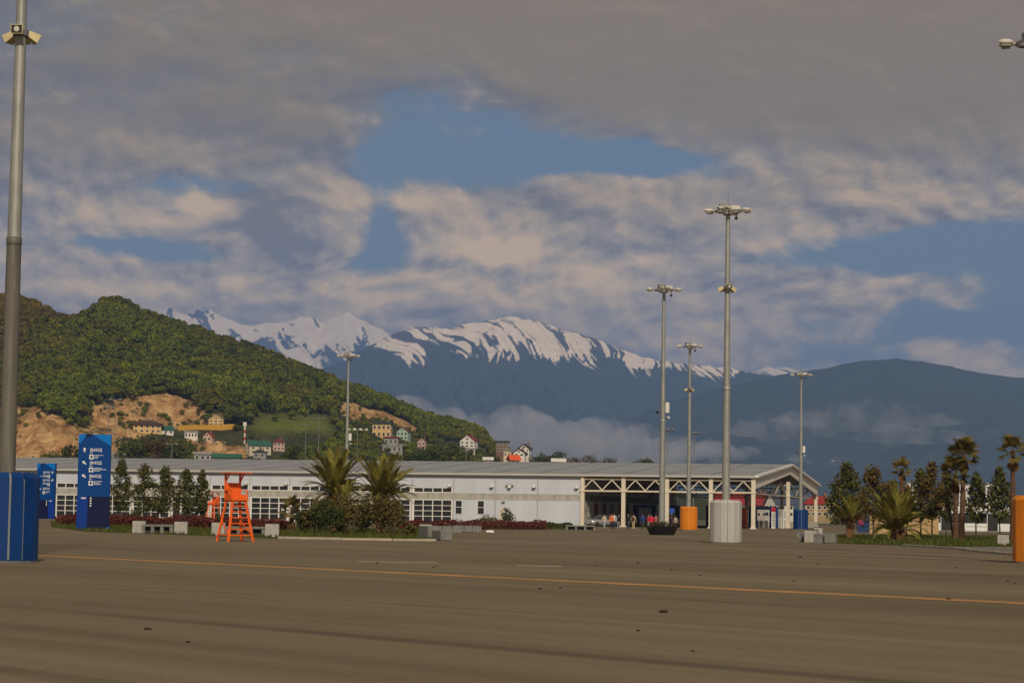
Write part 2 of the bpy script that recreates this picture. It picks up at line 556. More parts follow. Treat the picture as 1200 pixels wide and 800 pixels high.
# ---- wooded hill
HILL_D = 1650.0
TREE_PX = 10
crest = [(-300, 330), (-150, 338), (-40, 342), (10, 346), (40, 352), (60, 364), (80, 372), (100, 371), (115, 360), (135, 348), (150, 352), (165, 364),
         (178, 366), (200, 374), (230, 383), (260, 394), (300, 406), (350, 425), (400, 446), (450, 462), (500, 485), (540, 492), (560, 498), (578, 512), (595, 532), (620, 545), (680, 556), (760, 562), (900, 585)]
cxw = np.array([ray(px, py).x * HILL_D for px, py in crest])
czw = np.array([max(2.0, height_at(px, py + TREE_PX, HILL_D)) for px, py in crest])
def hill_z(X, Y):
    z0 = np.interp(X * (HILL_D / np.clip(Y, 700, 1e9)) ** 0.55, cxw, czw)
    t = np.clip((Y - 980) / (HILL_D - 980), 0, 1.0)
    s = 0.10 * smoothstep(Y, 780, 1000) * 0.9 + 0.91 * (0.35 * t + 0.65 * t * t * (3 - 2 * t))
    back = 1 - 0.5 * smoothstep(Y, HILL_D, HILL_D + 600)
    n = np_fbm(X / 130, Y / 130, 5, 4)
    n2 = np_fbm(X / 60, Y / 200, 9, 3, ridge=True)
    z = z0 * s * back
    z = z + (n * 9 - 3 + n2 * 5) * np.clip(z0 / 60, 0, 1) * np.sin(math.pi * np.clip(t, 0, 1)) 
    return z - 0.3 * (1 - smoothstep(Y, 780, 1000)) - 0.2
hx = np.arange(-1150, 300, 6.0); hy = np.arange(790, 2250, 6.0)
HX, HY = np.meshgrid(hx, hy)
HP = np.stack([HX.ravel(), HY.ravel(), hill_z(HX, HY).ravel()], 1)
EARTH = [
    [(98, 508), (104, 490), (125, 472), (150, 462), (180, 457), (205, 460), (228, 472), (240, 482), (262, 486), (262, 494), (235, 492), (210, 500), (180, 503), (140, 506)],
    [(-60, 474), (18, 472), (45, 478), (70, 486), (88, 498), (110, 508), (150, 516), (135, 530), (90, 535), (-60, 540)],
    [(392, 474), (410, 470), (440, 476), (465, 486), (492, 498), (488, 504), (462, 496), (440, 490), (415, 490), (400, 484)],
    [(220, 517), (260, 515), (285, 522), (280, 534), (240, 534)],
]
MEADOW = [[(296, 486), (330, 484), (392, 486), (388, 506), (350, 508), (300, 506)]]
SCRUB = [[(96, 500), (400, 498), (600, 515), (620, 545), (96, 545)]]
qx, qy = project_np(HP)
qn = np_fbm(HP[:, 0] / 22, HP[:, 1] / 22, 31, 3) * 7
earth = np.zeros(len(HP)); mead = np.zeros(len(HP)); scrub = np.zeros(len(HP))
for p in EARTH: earth[in_poly(qx + qn, qy + qn * .5, p)] = 1
for p in MEADOW: mead[in_poly(qx + qn * .5, qy + qn * .3, p)] = 1
for p in SCRUB: scrub[in_poly(qx, qy, p)] = 1
def blur(a, k=1):
    a = a.reshape(HX.shape)
    for _ in range(k):
        a = (a + np.roll(a, 1, 0) + np.roll(a, -1, 0) + np.roll(a, 1, 1) + np.roll(a, -1, 1)) / 5
    return a.ravel()
earth_s = blur(earth, 1)
# the cut slopes are gouged and ribbed
rib = np_fbm(HP[:, 0] / 14, HP[:, 1] / 40, 41, 4, ridge=True)
HP[:, 2] += blur(earth, 3) * (-6.0 + 7.5 * rib + 4.5 * np_fbm(HP[:, 0] / 9, HP[:, 1] / 9, 77, 3))
def hill_mat():
    m = bpy.data.materials.new('hillside'); m.use_nodes = True
    t = NT(m.node_tree); b = t.n['Principled BSDF']
    co = t.new('ShaderNodeTexCoord')
    e = t.new('ShaderNodeAttribute', attribute_name='earth'); md = t.new('ShaderNodeAttribute', attribute_name='meadow')
    n = t.noise(co.outputs['Object'], 0.05, 5.0, 0.65)
    mp = t.new('ShaderNodeMapping'); mp.inputs['Scale'].default_value = (0.10, 0.03, 0.06); t.link(co.outputs['Object'], mp.inputs[0])
    n2 = t.noise(mp.outputs[0], 1.0, 5.0, 0.65, 0.6)
    n3 = t.noise(co.outputs['Object'], 0.11, 5.0, 0.7, 1.2)
    soil = t.ramp(t.math('ADD', t.math('MULTIPLY', n2, 0.5), t.math('MULTIPLY', n3, 0.5)), [(0.36, (0.14, 0.08, 0.034)), (0.47, (0.38, 0.215, 0.088)), (0.58, (0.60, 0.40, 0.19))])
    soil = t.mix(t.smooth(t.noise(co.outputs['Object'], 0.035, 5.0, 0.7), 0.56, 0.64), soil, (0.075, 0.07, 0.03))
    wood = t.ramp(n, [(0.35, (0.028, 0.04, 0.014)), (0.65, (0.075, 0.075, 0.03))])
    mea = t.ramp(n, [(0.35, (0.10, 0.13, 0.02)), (0.65, (0.16, 0.17, 0.035))])
    col = t.mix(md.outputs['Fac'], wood, mea)
    fe = t.smooth(t.math('ADD', e.outputs['Fac'], t.math('MULTIPLY', t.math('SUBTRACT', n3, 0.5), 1.3)), 0.2, 0.45)
    col = t.mix(fe, col, soil)
    t.link(col, b.inputs['Base Color']); b.inputs['Roughness'].default_value = 0.95
    b.inputs['Specular IOR Level'].default_value = 0.1
    bp = t.new('ShaderNodeBump'); bp.inputs['Strength'].default_value = 0.9; bp.inputs['Distance'].default_value = 3.0
    t.link(t.math('ADD', n2, n3), bp.inputs['Height']); t.link(bp.outputs[0], b.inputs['Normal'])
    return m
me = np_mesh('hill', HP, grid_faces(len(hx), len(hy)), hill_mat(), True)
for nm, arr in (('earth', earth_s), ('meadow', blur(mead, 1))):
    at = me.attributes.new(nm, 'FLOAT', 'POINT'); at.data.foreach_set('value', arr.astype(np.float32))
tag(link('hill', me), kind='structure')
HZ = HP[:, 2].reshape(HX.shape); EARTHG = blur(earth, 2).reshape(HX.shape); MEADG = mead.reshape(HX.shape); SCRUBG = scrub.reshape(HX.shape)
def hill_at(x, y, G=None):
    G = HZ if G is None else G
    i = (x - hx[0]) / 6.0; j = (y - hy[0]) / 6.0
    i0 = int(max(0, min(len(hx) - 2, i))); j0 = int(max(0, min(len(hy) - 2, j)))
    fx = min(1, max(0, i - i0)); fy = min(1, max(0, j - j0))
    return (G[j0, i0] * (1 - fx) + G[j0, i0 + 1] * fx) * (1 - fy) + (G[j0 + 1, i0] * (1 - fx) + G[j0 + 1, i0 + 1] * fx) * fy
def hill_hit(px, py):
    """where the line of sight through (px, py) meets the hill"""
    r = ray(px, py)
    y = 800.0
    while y < 2200:
        if CAM_H + r.z * y < hill_at(r.x * y, y):
            break
        y += 3.0
    return Vector((r.x * y, y, hill_at(r.x * y, y)))

# ---- far mountains
def mountain(name, crest, D, depth, back, nx, ny, x_ext, snow=None, seed=0, shear=0.0, forest=(0.042, 0.056, 0.040), rock=(0.10, 0.095, 0.09), gully=0.22, gx=420.0, snow_w=150.0, jag=0.02, streak=(.15, .8), sfreq=.45):
    cx_ = np.array([ray(px, py).x * D for px, py in crest]); cz_ = np.array([max(5.0, height_at(px, py, D)) for px, py in crest])
    xs = np.linspace(cx_[0] - x_ext, cx_[-1] + x_ext, nx)
    ys = np.concatenate([np.linspace(D - depth, D, int(ny * .8), endpoint=False), np.linspace(D, D + back, ny - int(ny * .8))])
    X, Y = np.meshgrid(xs, ys)
    t = np.clip((Y - (D - depth)) / depth, 0, 1)
    tb = np.clip((Y - D) / back, 0, 1)
    zc = np.interp(X, cx_, cz_)
    zc = zc * (1 - smoothstep(np.abs(X - (cx_[0] + cx_[-1]) / 2), (cx_[-1] - cx_[0]) / 2, (cx_[-1] - cx_[0]) / 2 + x_ext))
    zc = zc + zc * jag * np_fbm(X / 260.0, 0 * X, seed + 50, 5)
    U = X + shear * (D - Y) + 260 * np_fbm(X / 900, Y / 900, seed + 60, 3)
    rg = np_fbm(U / gx, Y / (gx * 3.5), seed, 5, 0.55, ridge=True)
    n = np_fbm(X / 700, Y / 700, seed + 20, 5)
    env = np.clip(np.sin(math.pi * t ** 1.1), 0, 1)
    Z = zc * (0.35 * t + 0.65 * t ** 1.25) * (1 - 0.85 * tb)
    Z = Z + zc * env * (gully * 0.5 * (rg - 0.55) + 0.06 * (n - 0.4))
    Z = Z + (1 - tb) * smoothstep(t, .55, .95) * zc * 0.012 * np_fbm(U / (gx * .3), Y / (gx * 1.2), seed + 44, 4, .6, ridge=True)
    P = np.stack([X.ravel(), Y.ravel(), np.maximum(Z.ravel(), -0.5)], 1)
    m = bpy.data.materials.new(name + '_surface'); m.use_nodes = True
    tt = NT(m.node_tree); b = tt.n['Principled BSDF']
    b.inputs['Roughness'].default_value = 0.95; b.inputs['Specular IOR Level'].default_value = 0.05
    at = tt.new('ShaderNodeAttribute', attribute_name='snow'); co = tt.new('ShaderNodeTexCoord')
    n1 = tt.noise(co.outputs['Object'], 0.012, 5.0, 0.7)
    f = tt.smooth(tt.math('ADD', at.outputs['Fac'], tt.math('MULTIPLY', tt.math('SUBTRACT', n1, 0.5), 0.7)), 0.36, 0.64)
    bare = tt.ramp(n1, [(0.3, forest), (0.7, tuple(c * 1.6 for c in forest))])
    hi = tt.new('ShaderNodeAttribute', attribute_name='bare_rock')
    bare = tt.mix(hi.outputs['Fac'], bare, rock)
    tt.link(tt.mix(f, bare, (0.93, 0.81, 0.66)), b.inputs['Base Color'])
    me = np_mesh(name, P, grid_faces(nx, ny), m, True)
    sn = np.zeros(len(P)); br = np.zeros(len(P))
    if snow:
        sx = np.array([ray(px, py).x * D for px, py in snow]); sz = np.array([height_at(px, py, D) for px, py in snow])
        zl = np.interp(X, sx, sz)
        st = np_fbm(U / (gx * sfreq), Y / (gx * 3.0), seed + 3, 5, 0.6, ridge=True)
        tooth = np_fbm(U / (gx * .9), 0 * Y, seed + 90, 4, 0.55)
        z_ = lambda q: (q - q.mean()) / q.std()
        st = z_(st); tooth = z_(tooth); patch = z_(np_fbm(X / (gx * .7), Y / (gx * 1.1), seed + 7, 5, 0.6)); fine = z_(np_fbm(U / (gx * .11), Y / (gx * 1.6), seed + 8, 3, 0.6))
        rel = (Z - zl) / snow_w
        v = rel + 0.66 + tooth * 0.36 + fine * 0.26
        dark = smoothstep(st + 0.55 * patch + 0.5 * fine, streak[0], streak[1]) * (0.72 - 0.30 * smoothstep(rel, 1.0, 3.0))
        v = np.minimum(v, 0.97) - dark
        sn = np.clip(v, 0, 1).ravel()
        br = smoothstep((Z - zl) / snow_w, 0.0, 1.5).ravel()
    for nm, arr in (('snow', sn), ('bare_rock', br)):
        a_ = me.attributes.new(nm, 'FLOAT', 'POINT'); a_.data.foreach_set('value', arr.astype(np.float32))
    return tag(link(name, me), kind='structure')

mountain('snowy_mountain', [(240, 500), (330, 455), (370, 438), (385, 430), (410, 420), (440, 400), (465, 388), (485, 381), (500, 379), (520, 384), (545, 380), (570, 375), (600, 371), (630, 377), (660, 386), (700, 399),
          (740, 412), (770, 422), (800, 427), (850, 433), (900, 440), (960, 455), (1050, 480)], 14000, 3600, 1800, 1100, 300, 1500,
         snow=[(370, 405), (440, 404), (465, 416), (485, 430), (520, 408), (560, 414), (600, 428), (650, 430), (700, 432), (760, 438), (800, 434), (840, 436), (900, 430)], seed=4, shear=-0.30, gx=230, snow_w=110, sfreq=.17, streak=(-.05, .75))
mountain('distant_snowy_range', [(120, 375), (150, 372), (170, 368), (185, 372), (200, 366), (215, 369), (232, 365), (246, 364), (258, 373), (275, 379), (292, 381), (310, 378), (335, 374), (352, 368), (366, 369), (378, 378),
          (395, 374), (407, 370), (420, 376), (440, 380), (455, 388), (480, 405), (560, 425), (700, 430), (790, 428), (815, 426), (850, 438), (880, 436), (900, 433), (920, 433), (945, 440), (1000, 455)], 20000, 4500, 2500, 800, 200, 3000,
         snow=[(120, 425), (440, 425), (460, 410), (560, 440), (800, 450), (1000, 450)], seed=12, shear=-0.5, gx=520, snow_w=260, jag=0.035, gully=0.3, streak=(.75, 1.5), sfreq=.3)
mountain('wooded_ridge', [(690, 520), (760, 480), (850, 452), (900, 441), (945, 434), (975, 429), (1000, 424), (1030, 421), (1055, 420), (1085, 424), (1110, 429), (1150, 437), (1200, 443), (1260, 452), (1350, 470), (1500, 500)], 11000, 4200, 1800, 500, 160, 2600,
         seed=22, shear=0.3, gx=500, gully=0.16, jag=0.012)
mountain('blue_foothill', [(20, 390), (60, 374), (85, 370), (102, 375), (130, 380), (150, 372), (168, 361), (180, 366), (200, 384), (230, 400)], 8000, 2000, 900, 160, 60, 700, seed=33, gx=300, gully=0.12, jag=0.01)

# ---- low cloud lying against the mountain foot
def volume_mat(name, color, density, aniso=0.0, uneven=0.0):
    m = bpy.data.materials.new(name); m.use_nodes = True
    t = NT(m.node_tree); t.n.clear()
    v = t.new('ShaderNodeVolumePrincipled')
    v.inputs['Color'].default_value = (*color, 1); v.inputs['Density'].default_value = density
    v.inputs['Anisotropy'].default_value = aniso
    if uneven:
        co = t.new('ShaderNodeTexCoord')
        n = t.noise(co.outputs['Object'], uneven, 3.0, 0.6)
        t.link(t.math('MULTIPLY', t.smooth(n, 0.40, 0.66), density * 2.0), v.inputs['Density'])
    out = t.new('ShaderNodeOutputMaterial'); t.link(v.outputs[0], out.inputs['Volume'])
    return m

def cloud_slab(name, puffs, D, depth, x0, x1, base, density, label, seed=0, floor=None, color=(0.93, 0.93, 0.95), uneven=0.0):
    """closed billowing slab: the upper side is the union of many domes"""
    nx, ny = 260, 70
    xs = np.linspace(x0, x1, nx); ys = np.linspace(D - depth / 2, D + depth / 2, ny)
    X, Y = np.meshgrid(xs, ys)
    rs = np.random.default_rng(seed)
    top = np.full(X.shape, -1e9)
    for (px, py, r) in puffs:
        c = ray(px, py); zc = CAM_H + c.z * D; xc = c.x * D
        for k in range(26):
            rr = r * rs.uniform(0.28, 0.8)
            ang = rs.uniform(0, 2 * math.pi); q = rs.uniform(0, 1) ** .6
            xx = xc + math.cos(ang) * (r * 1.25) * q; yy = D + math.sin(ang) * depth * .40 * q
            zz = zc - rr - r * 0.75 * q * q
            d2 = ((X - xx) ** 2 + (Y - yy) ** 2) / rr ** 2
            top = np.maximum(top, np.where(d2 < 1, zz + rr * np.sqrt(np.clip(1 - d2, 0, 1)), -1e9))
    edge = np.minimum(np.minimum(X - x0, x1 - X) / ((x1 - x0) * .12), np.minimum(Y - ys[0], ys[-1] - Y) / (depth * .15))
    edge = np.clip(edge, 0, 1) ** .5
    top = np.maximum(top, base + 2 + 30 * edge)
    top = base + (top - base) * (0.02 + 0.98 * edge) + 14 * edge * np_fbm(X / 60, Y / 60, seed + 5, 4)
    bot = np.full(X.shape, float(base)) if floor is None else base - (top - base) * floor
    P = np.concatenate([np.stack([X.ravel(), Y.ravel(), top.ravel()], 1), np.stack([X.ravel(), Y.ravel(), bot.ravel()], 1)])
    f = grid_faces(nx, ny); n = nx * ny
    fb = f[:, ::-1] + n
    ring = list(range(nx)) + [j * nx + nx - 1 for j in range(1, ny)] + [(ny - 1) * nx + i for i in range(nx - 2, -1, -1)] + [j * nx for j in range(ny - 2, 0, -1)]
    ring = np.array(ring); nxt = np.roll(ring, -1)
    side = np.stack([ring, ring + n, nxt + n, nxt], 1)
    me = np_mesh(name, P, np.concatenate([f, fb, side]), volume_mat(name + '_vapour', color, density, 0.0, uneven), True)
    o = link(name, me)
    return tag(o, label, 'cloud', None, 'stuff')

D_CL = 9000.0
cloud_slab('cloud_bank', [(430, 470, 150), (478, 462, 140), (520, 474, 130), (560, 482, 150), (598, 473, 150), (632, 482, 120), (668, 494, 130), (705, 486, 140), (742, 492, 130), (785, 508, 110), (835, 514, 90), (880, 522, 70), (925, 528, 60), (970, 533, 50)],
           D_CL, 900, ray(380, 480).x * D_CL, ray(1060, 480).x * D_CL, 40, 0.0030, 'grey white cloud bank lying low against the mountain foot', 3, uneven=0.006)
cloud_slab('cloud_wisp', [(985, 466, 60), (1020, 462, 70), (1060, 468, 50)], 7600, 260, ray(900, 480).x * 7600, ray(1130, 480).x * 7600, 330, 0.0012, 'thin pale wisp of cloud high on the dark wooded ridge', 5, 0.5, uneven=0.012)
cloud_slab('cloud_wisp', [(905, 482, 70), (935, 488, 50)], 7500, 260, ray(850, 490).x * 7500, ray(985, 490).x * 7500, 285, 0.0015, 'small pale cloud puff in front of the ridge, beside the tall lamp mast', 8, 0.5, uneven=0.012)
cloud_slab('cloud_wisp', [(1050, 492, 60), (1085, 496, 50)], 7500, 260, ray(1000, 490).x * 7500, ray(1140, 490).x * 7500, 270, 0.0011, 'faint pale cloud puff low on the wooded ridge above the palms', 9, 0.5, uneven=0.012)

# ---- haze
hz = MB(); hz.box(-15000, 15000, -300, 25500, -1.5, 1960)
tag(hz.build('haze', volume_mat('air', (0.265, 0.465, 1.0), 6.4e-5)), 'thin blue haze filling the valley', 'haze', None, 'stuff')

# ---- the wood on the hill: thousands of crowns as one mass
def crown_proto(name, seed, rx, rz, material, n=420, lobes=9):
    rs = np.random.default_rng(seed)
    cs = rs.normal(size=(lobes, 3)); cs /= np.linalg.norm(cs, axis=1)[:, None]
    cs *= np.array([rx * .55, rx * .55, rz * .5]); cs[:, 2] = np.abs(cs[:, 2]) * .8 + rz * .15
    cen = []; out = []
    for i in range(n):
        c = cs[rs.integers(lobes)]
        d = rs.normal(size=3); d /= np.linalg.norm(d); d[2] = abs(d[2]) if rs.uniform() < .7 else d[2]
        rr = rx * .55 * rs.uniform(.75, 1.05)
        cen.append(c + d * rr + np.array([0, 0, rz * .45])); out.append(d)
    v, f = leaf_quads(np.array(cen), rx * 0.21, rs=rs, aspect=.75, out=np.array(out))
    # trunk
    tr = MB().tube((0, 0, -1.0), (0, 0, rz * .7), rx * .07, rx * .03, 5)
    k = len(v)
    v = np.concatenate([v, np.array(tr.v)])
    me = np_mesh(name, v, f, material)
    return bpy.data.objects.new(name, me)

wood_mat = leaf_mat('wood_leaves', (0.078, 0.100, 0.006), (0.150, 0.178, 0.010), 0.25, 0.2, tint=True)
protos = [crown_proto('crown_shape', 100 + k, 4.6, 8.5, wood_mat, n=300 + 40 * k) for k in range(4)]

def scatter_object(name, pts, scl, rot, idx, tint, protos):
    me = bpy.data.meshes.new(name)
    n = len(pts)
    me.vertices.add(n); me.vertices.foreach_set('co', np.asarray(pts, np.float32).ravel())
    for nm, typ, arr, key in (('scl', 'FLOAT', scl, 'value'), ('rot', 'FLOAT', rot, 'value'), ('idx', 'INT', idx, 'value')):
        a_ = me.attributes.new(nm, typ, 'POINT'); a_.data.foreach_set(key, np.asarray(arr, np.int32 if typ == 'INT' else np.float32))
    a_ = me.attributes.new('tint', 'FLOAT_COLOR', 'POINT')
    a_.data.foreach_set('color', np.concatenate([tint, np.ones((n, 1))], 1).astype(np.float32).ravel())
    o = link(name, me)
    ng = bpy.data.node_groups.new(name + '_nodes', 'GeometryNodeTree')
    ng.interface.new_socket('Geometry', in_out='INPUT', socket_type='NodeSocketGeometry')
    ng.interface.new_socket('Geometry', in_out='OUTPUT', socket_type='NodeSocketGeometry')
    N_ = ng.nodes; L_ = ng.links
    gi = N_.new('NodeGroupInput'); go = N_.new('NodeGroupOutput')
    gj = N_.new('GeometryNodeGeometryToInstance')
    for p in protos[::-1]:
        oi = N_.new('GeometryNodeObjectInfo'); oi.inputs['Object'].default_value = p
        L_.new(oi.outputs['Geometry'], gj.inputs[0])
    ip = N_.new('GeometryNodeInstanceOnPoints'); ip.inputs['Pick Instance'].default_value = True
    def attr(nm, typ):
        a = N_.new('GeometryNodeInputNamedAttribute'); a.data_type = typ; a.inputs['Name'].default_value = nm
        return a.outputs[0]
    cr = N_.new('ShaderNodeCombineXYZ'); L_.new(attr('rot', 'FLOAT'), cr.inputs[2])
    L_.new(gi.outputs[0], ip.inputs['Points']); L_.new(gj.outputs[0], ip.inputs['Instance'])
    L_.new(attr('idx', 'INT'), ip.inputs['Instance Index']); L_.new(cr.outputs[0], ip.inputs['Rotation'])
    L_.new(attr('scl', 'FLOAT'), ip.inputs['Scale']); L_.new(ip.outputs[0], go.inputs[0])
    md = o.modifiers.new('scatter', 'NODES'); md.node_group = ng
    return o

CLEAR = []
def make_forest():
    rs = np.random.default_rng(3)
    n = 130000
    x = rs.uniform(-760, 140, n); y = rs.uniform(800, 1760, n)
    pts = []; sc_ = []; tint = []
    cell = {}
    z = np.array([hill_at(a, b) for a, b in zip(x, y)])
    px, py = project_np(np.stack([x, y, z + 5], 1))
    cut = np.zeros(n, bool)
    for q in EARTH + MEADOW:
        for k in (.3, .75):
            cut |= in_poly(px, py - k * 10 * F / y + 5, q)
    big = np_fbm(x / 90, y / 90, 55, 3); big2 = np_fbm(x / 35, y / 35, 66, 3)
    for i in range(n):
        if px[i] < -60 or px[i] > 640 or py[i] > 560:
            continue
        e = hill_at(x[i], y[i], EARTHG)
        if e > 0.5 and rs.uniform() > (0.10 if big2[i] > .12 else .015):
            continue
        md_ = hill_at(x[i], y[i], MEADG)
        if md_ > 0.3 and rs.uniform() > 0.01:
            continue
        s_ = hill_at(x[i], y[i], SCRUBG)
        if s_ > .5:
            if big[i] < -0.05 and rs.uniform() > .12: continue
            scale = rs.uniform(.3, .6)
        elif e > .5:
            scale = rs.uniform(.15, .4)
        else:
            scale = rs.uniform(.42, .9)
        if y[i] < 1000: scale *= .75
        rp = 5.0 * scale * F / y[i]; hp = 11.5 * scale * F / y[i]
        if any(y[i] < dd_ + 10 and px[i] + rp > a0 and px[i] - rp < a1 and py[i] - hp + 8 < b1 and py[i] > b0 for (a0, a1, b0, b1, dd_) in CLEAR):
            scale *= .28
            if rs.uniform() < .5: continue
        elif cut[i] and e <= .5:
            if rs.uniform() < .8: continue
            scale *= .35
        r = 5.2 * scale
        k = (int(x[i] // 5.2), int(y[i] // 5.2))
        bad = False
        for dx in (-1, 0, 1):
            for dy in (-1, 0, 1):
                for (a, b, rr) in cell.get((k[0] + dx, k[1] + dy), ()):
                    if (a - x[i]) ** 2 + (b - y[i]) ** 2 < (0.50 * (r + rr)) ** 2:
                        bad = True
        if bad: continue
        cell.setdefault(k, []).append((x[i], y[i], r))
        pts.append((x[i], y[i], z[i] - .6)); sc_.append(scale)
        br = 1.0 + 0.35 * big[i] + 0.12 * rs.normal()
        c = np.array([1.0, 1.0, 1.0]) * br
        if rs.uniform() < .16: c *= np.array([1.5, 1.3, .8])           # fresh spring leaf
        if rs.uniform() < .14: c *= np.array([.55, .62, .8])           # dark evergreens
        # bare brown wood towards the left top
        bb = smoothstep(np.array(-px[i] * .8 + (440 - py[i]) * 1.1 + big2[i] * 60), -60, 70)
        if big2[i] > .22 and rs.uniform() < .6: bb = max(bb, .55)
        c = c * (1 - bb) + bb * np.array([1.35, .82, .95]) * br * .95
        tint.append(np.clip(c, .2, 2.4))
    pts = np.array(pts); nn = len(pts)
    o = scatter_object('hillside_wood', pts, sc_, rs.uniform(0, 6.28, nn), rs.integers(0, 4, nn), np.array(tint), protos)
    return tag(o, 'dense green and brown spring wood covering the hill', 'wood', None, 'stuff')

# ================================================================== THE HALL
HALL_C = place(885, 286.0)
HALL_L = place(17, 311.0)
HU = (HALL_C - HALL_L).normalized()            # local x: along the front to the right
HRZ = math.atan2(HU.y, HU.x)
HI = Vector((-HU.y, HU.x, 0))                   # local y: inwards
BAY, NB_CAN, NB_ALL, HW, EAVE, RIDGE = 5.75, 4, 21, 75.0, 6.75, 9.1
def hall_pt(x, y, z=0):
    return HALL_C + HU * x + HI * y + Vector((0, 0, z))
def hall_x(px, y=0.0, z=1.0):
    """local x on the plane y that is seen at picture column px"""
    lo, hi = -130.0, 40.0
    for _ in range(40):
        mid = (lo + hi) / 2
        if project(hall_pt(mid, y, z))[0] < px: lo = mid
        else: hi = mid
    return lo
WHITE = mat('white_cladding', (0.49, 0.535, 0.62), 0.55, var=0.07, vscale=0.5, stretch=(1, 1, 0.25), bump=0.08, bscale=3.0)
CREAM = mat('cream_steel', (0.62, 0.57, 0.47), 0.6, var=0.06, vscale=1.0)
BAND = mat('grey_concrete_band', (0.36, 0.36, 0.33), 0.85, var=0.22, vscale=1.6, detail=6)
ROOF = mat('grey_roof_membrane', (0.26, 0.275, 0.30), 0.7, var=0.10, vscale=0.25, detail=5)
SEAM = mat('dark_steel', (0.13, 0.135, 0.145), 0.8)
RSEAM = mat('roof_seam_tape', (0.17, 0.18, 0.195), 0.8)
DARKGLASS = mat('dark_window_glass', (0.022, 0.026, 0.03), 0.12, spec=0.5, var=0.4, vscale=0.6)
FRAMEW = mat('white_window_frame', (0.68, 0.68, 0.68), 0.5)
SHADE_WALL = mat('grey_end_wall', (0.50, 0.49, 0.46), 0.8, var=0.1, vscale=0.6)
NAVY = mat('navy_blue_paint', (0.012, 0.035, 0.13), 0.45, var=0.1)
GUTTER = mat('grey_gutter', (0.42, 0.42, 0.41), 0.6)

hall = empty('exhibition_hall', HALL_C, HRZ, 'long low white hall with grey shallow roof and open truss canopy at one end', 'hall')
# wall bays
upper = MB().box(0.04, BAY - 0.04, 0, 0.25, 4.86, EAVE - 0.12).mesh('wall_panel', WHITE)
lowp = MB().box(0.04, BAY - 0.04, 0, 0.25, 0, 3.30).mesh('wall_panel', WHITE)
midp = MB().box(0.04, BAY - 0.04, 0, 0.25, 4.14, 4.852).mesh('wall_panel', WHITE)
bandm = MB().box(0.0, BAY, -0.03, 0.22, 3.304, 4.136).mesh('wall_band', BAND)
pipe = MB().tube((0, -0.09, 0), (0, -0.09, EAVE - 0.2), 0.06, n=6).mesh('drainpipe', GUTTER)
capm = MB().box(-0.03, 0.03, 0.0, 0.2, 0, EAVE - 0.13).mesh('joint_strip', GUTTER)
lampm = MB().bevel_box(-0.22, 0.22, -0.55, 0.0, 0, 0.32, 0.05).mesh('wall_lamp', FRAMEW)
roofm = MB()
sl_ = (RIDGE - EAVE) / (HW / 2)
for (y0, z0, y1, z1) in ((-0.5, EAVE - 0.5 * sl_, HW / 2, RIDGE), (HW / 2, RIDGE, HW + .5, EAVE - .5 * sl_)):
    roofm.add([(0.05, y0, z0), (BAY - 0.05, y0, z0), (BAY - 0.05, y1, z1), (0.05, y1, z1), (0.05, y0, z0 + .12), (BAY - 0.05, y0, z0 + .12), (BAY - 0.05, y1, z1 + .12), (0.05, y1, z1 + .12)],
              [(0, 3, 2, 1), (4, 5, 6, 7), (0, 1, 5, 4), (1, 2, 6, 5), (2, 3, 7, 6), (3, 0, 4, 7)])
roofm = roofm.mesh('roof_panel', ROOF)
seamm = MB()
for (y0, z0, y1, z1) in ((-0.45, EAVE - 0.45 * sl_, HW / 2, RIDGE), (HW / 2, RIDGE, HW + .45, EAVE - .45 * sl_)):
    seamm.add([(-.14, y0, z0), (.14, y0, z0), (.14, y1, z1), (-.14, y1, z1), (-.14, y0, z0 + .15), (.14, y0, z0 + .15), (.14, y1, z1 + .15), (-.14, y1, z1 + .15)],
              [(0, 3, 2, 1), (4, 5, 6, 7), (0, 1, 5, 4), (1, 2, 6, 5), (2, 3, 7, 6), (3, 0, 4, 7)])
seamm = seamm.mesh('roof_seam', RSEAM)
eavem = MB().box(0.0, BAY, -0.62, -0.505, EAVE - 0.22, EAVE + 0.06).mesh('gutter', GUTTER)
fasc = MB().box(0.0, BAY, -0.10, -0.005, EAVE - 0.42, EAVE - 0.125).mesh('fascia', WHITE)
pw = (BAY - 0.5) / 4
pane_up = MB().box(0.06, pw - 0.06, 0.10, 0.16, 4.24, 4.76).mesh('pane', DARKGLASS)
pane_lo = MB().box(0.06, pw - 0.06, 0.10, 0.16, 0.05, 0.72).mesh('pane', DARKGLASS)
frame_up = MB(); frame_lo = MB()
frame_up.box(0, BAY, 0.0, 0.2, 4.14, 4.24).box(0, BAY, 0.0, 0.2, 4.762, 4.857)
frame_lo.box(0, BAY, 0.0, 0.2, 3.14, 3.30).box(0, BAY, 0, .2, 0.0, 0.30)
for k in range(5):
    x = 0.25 + k * pw
    frame_up.box(x - .06, x + .06, 0.02, 0.2, 4.242, 4.76); frame_lo.box(x - .06, x + .06, 0.02, 0.2, 0.302, 3.138)
for zr in (1.02, 1.74, 2.46):
    for k in range(4):
        x = 0.25 + k * pw; frame_lo.box(x + .062, x + pw - .062, 0.03, 0.2, zr - .04, zr + .04)
for q in (frame_up, frame_lo):
    z0, z1 = (4.242, 4.76) if q is frame_up else (.302, 3.138)
    q.box(0.002, 0.188, 0.025, .2, z0, z1).box(BAY - .188, BAY - .002, 0.025, .2, z0, z1)
frame_up = frame_up.mesh('window_frame', FRAMEW); frame_lo = frame_lo.mesh('window_frame', FRAMEW)
door_leaf = MB(); door_leaf.box(0.0, 0.12, -.12, 0.0, 0, 2.55).box(1.13, 1.25, -.12, 0, 0, 2.55).box(0.122, 1.128, -.12, 0, 2.40, 2.55).box(.122, 1.128, -.1, 0, 0, .25)
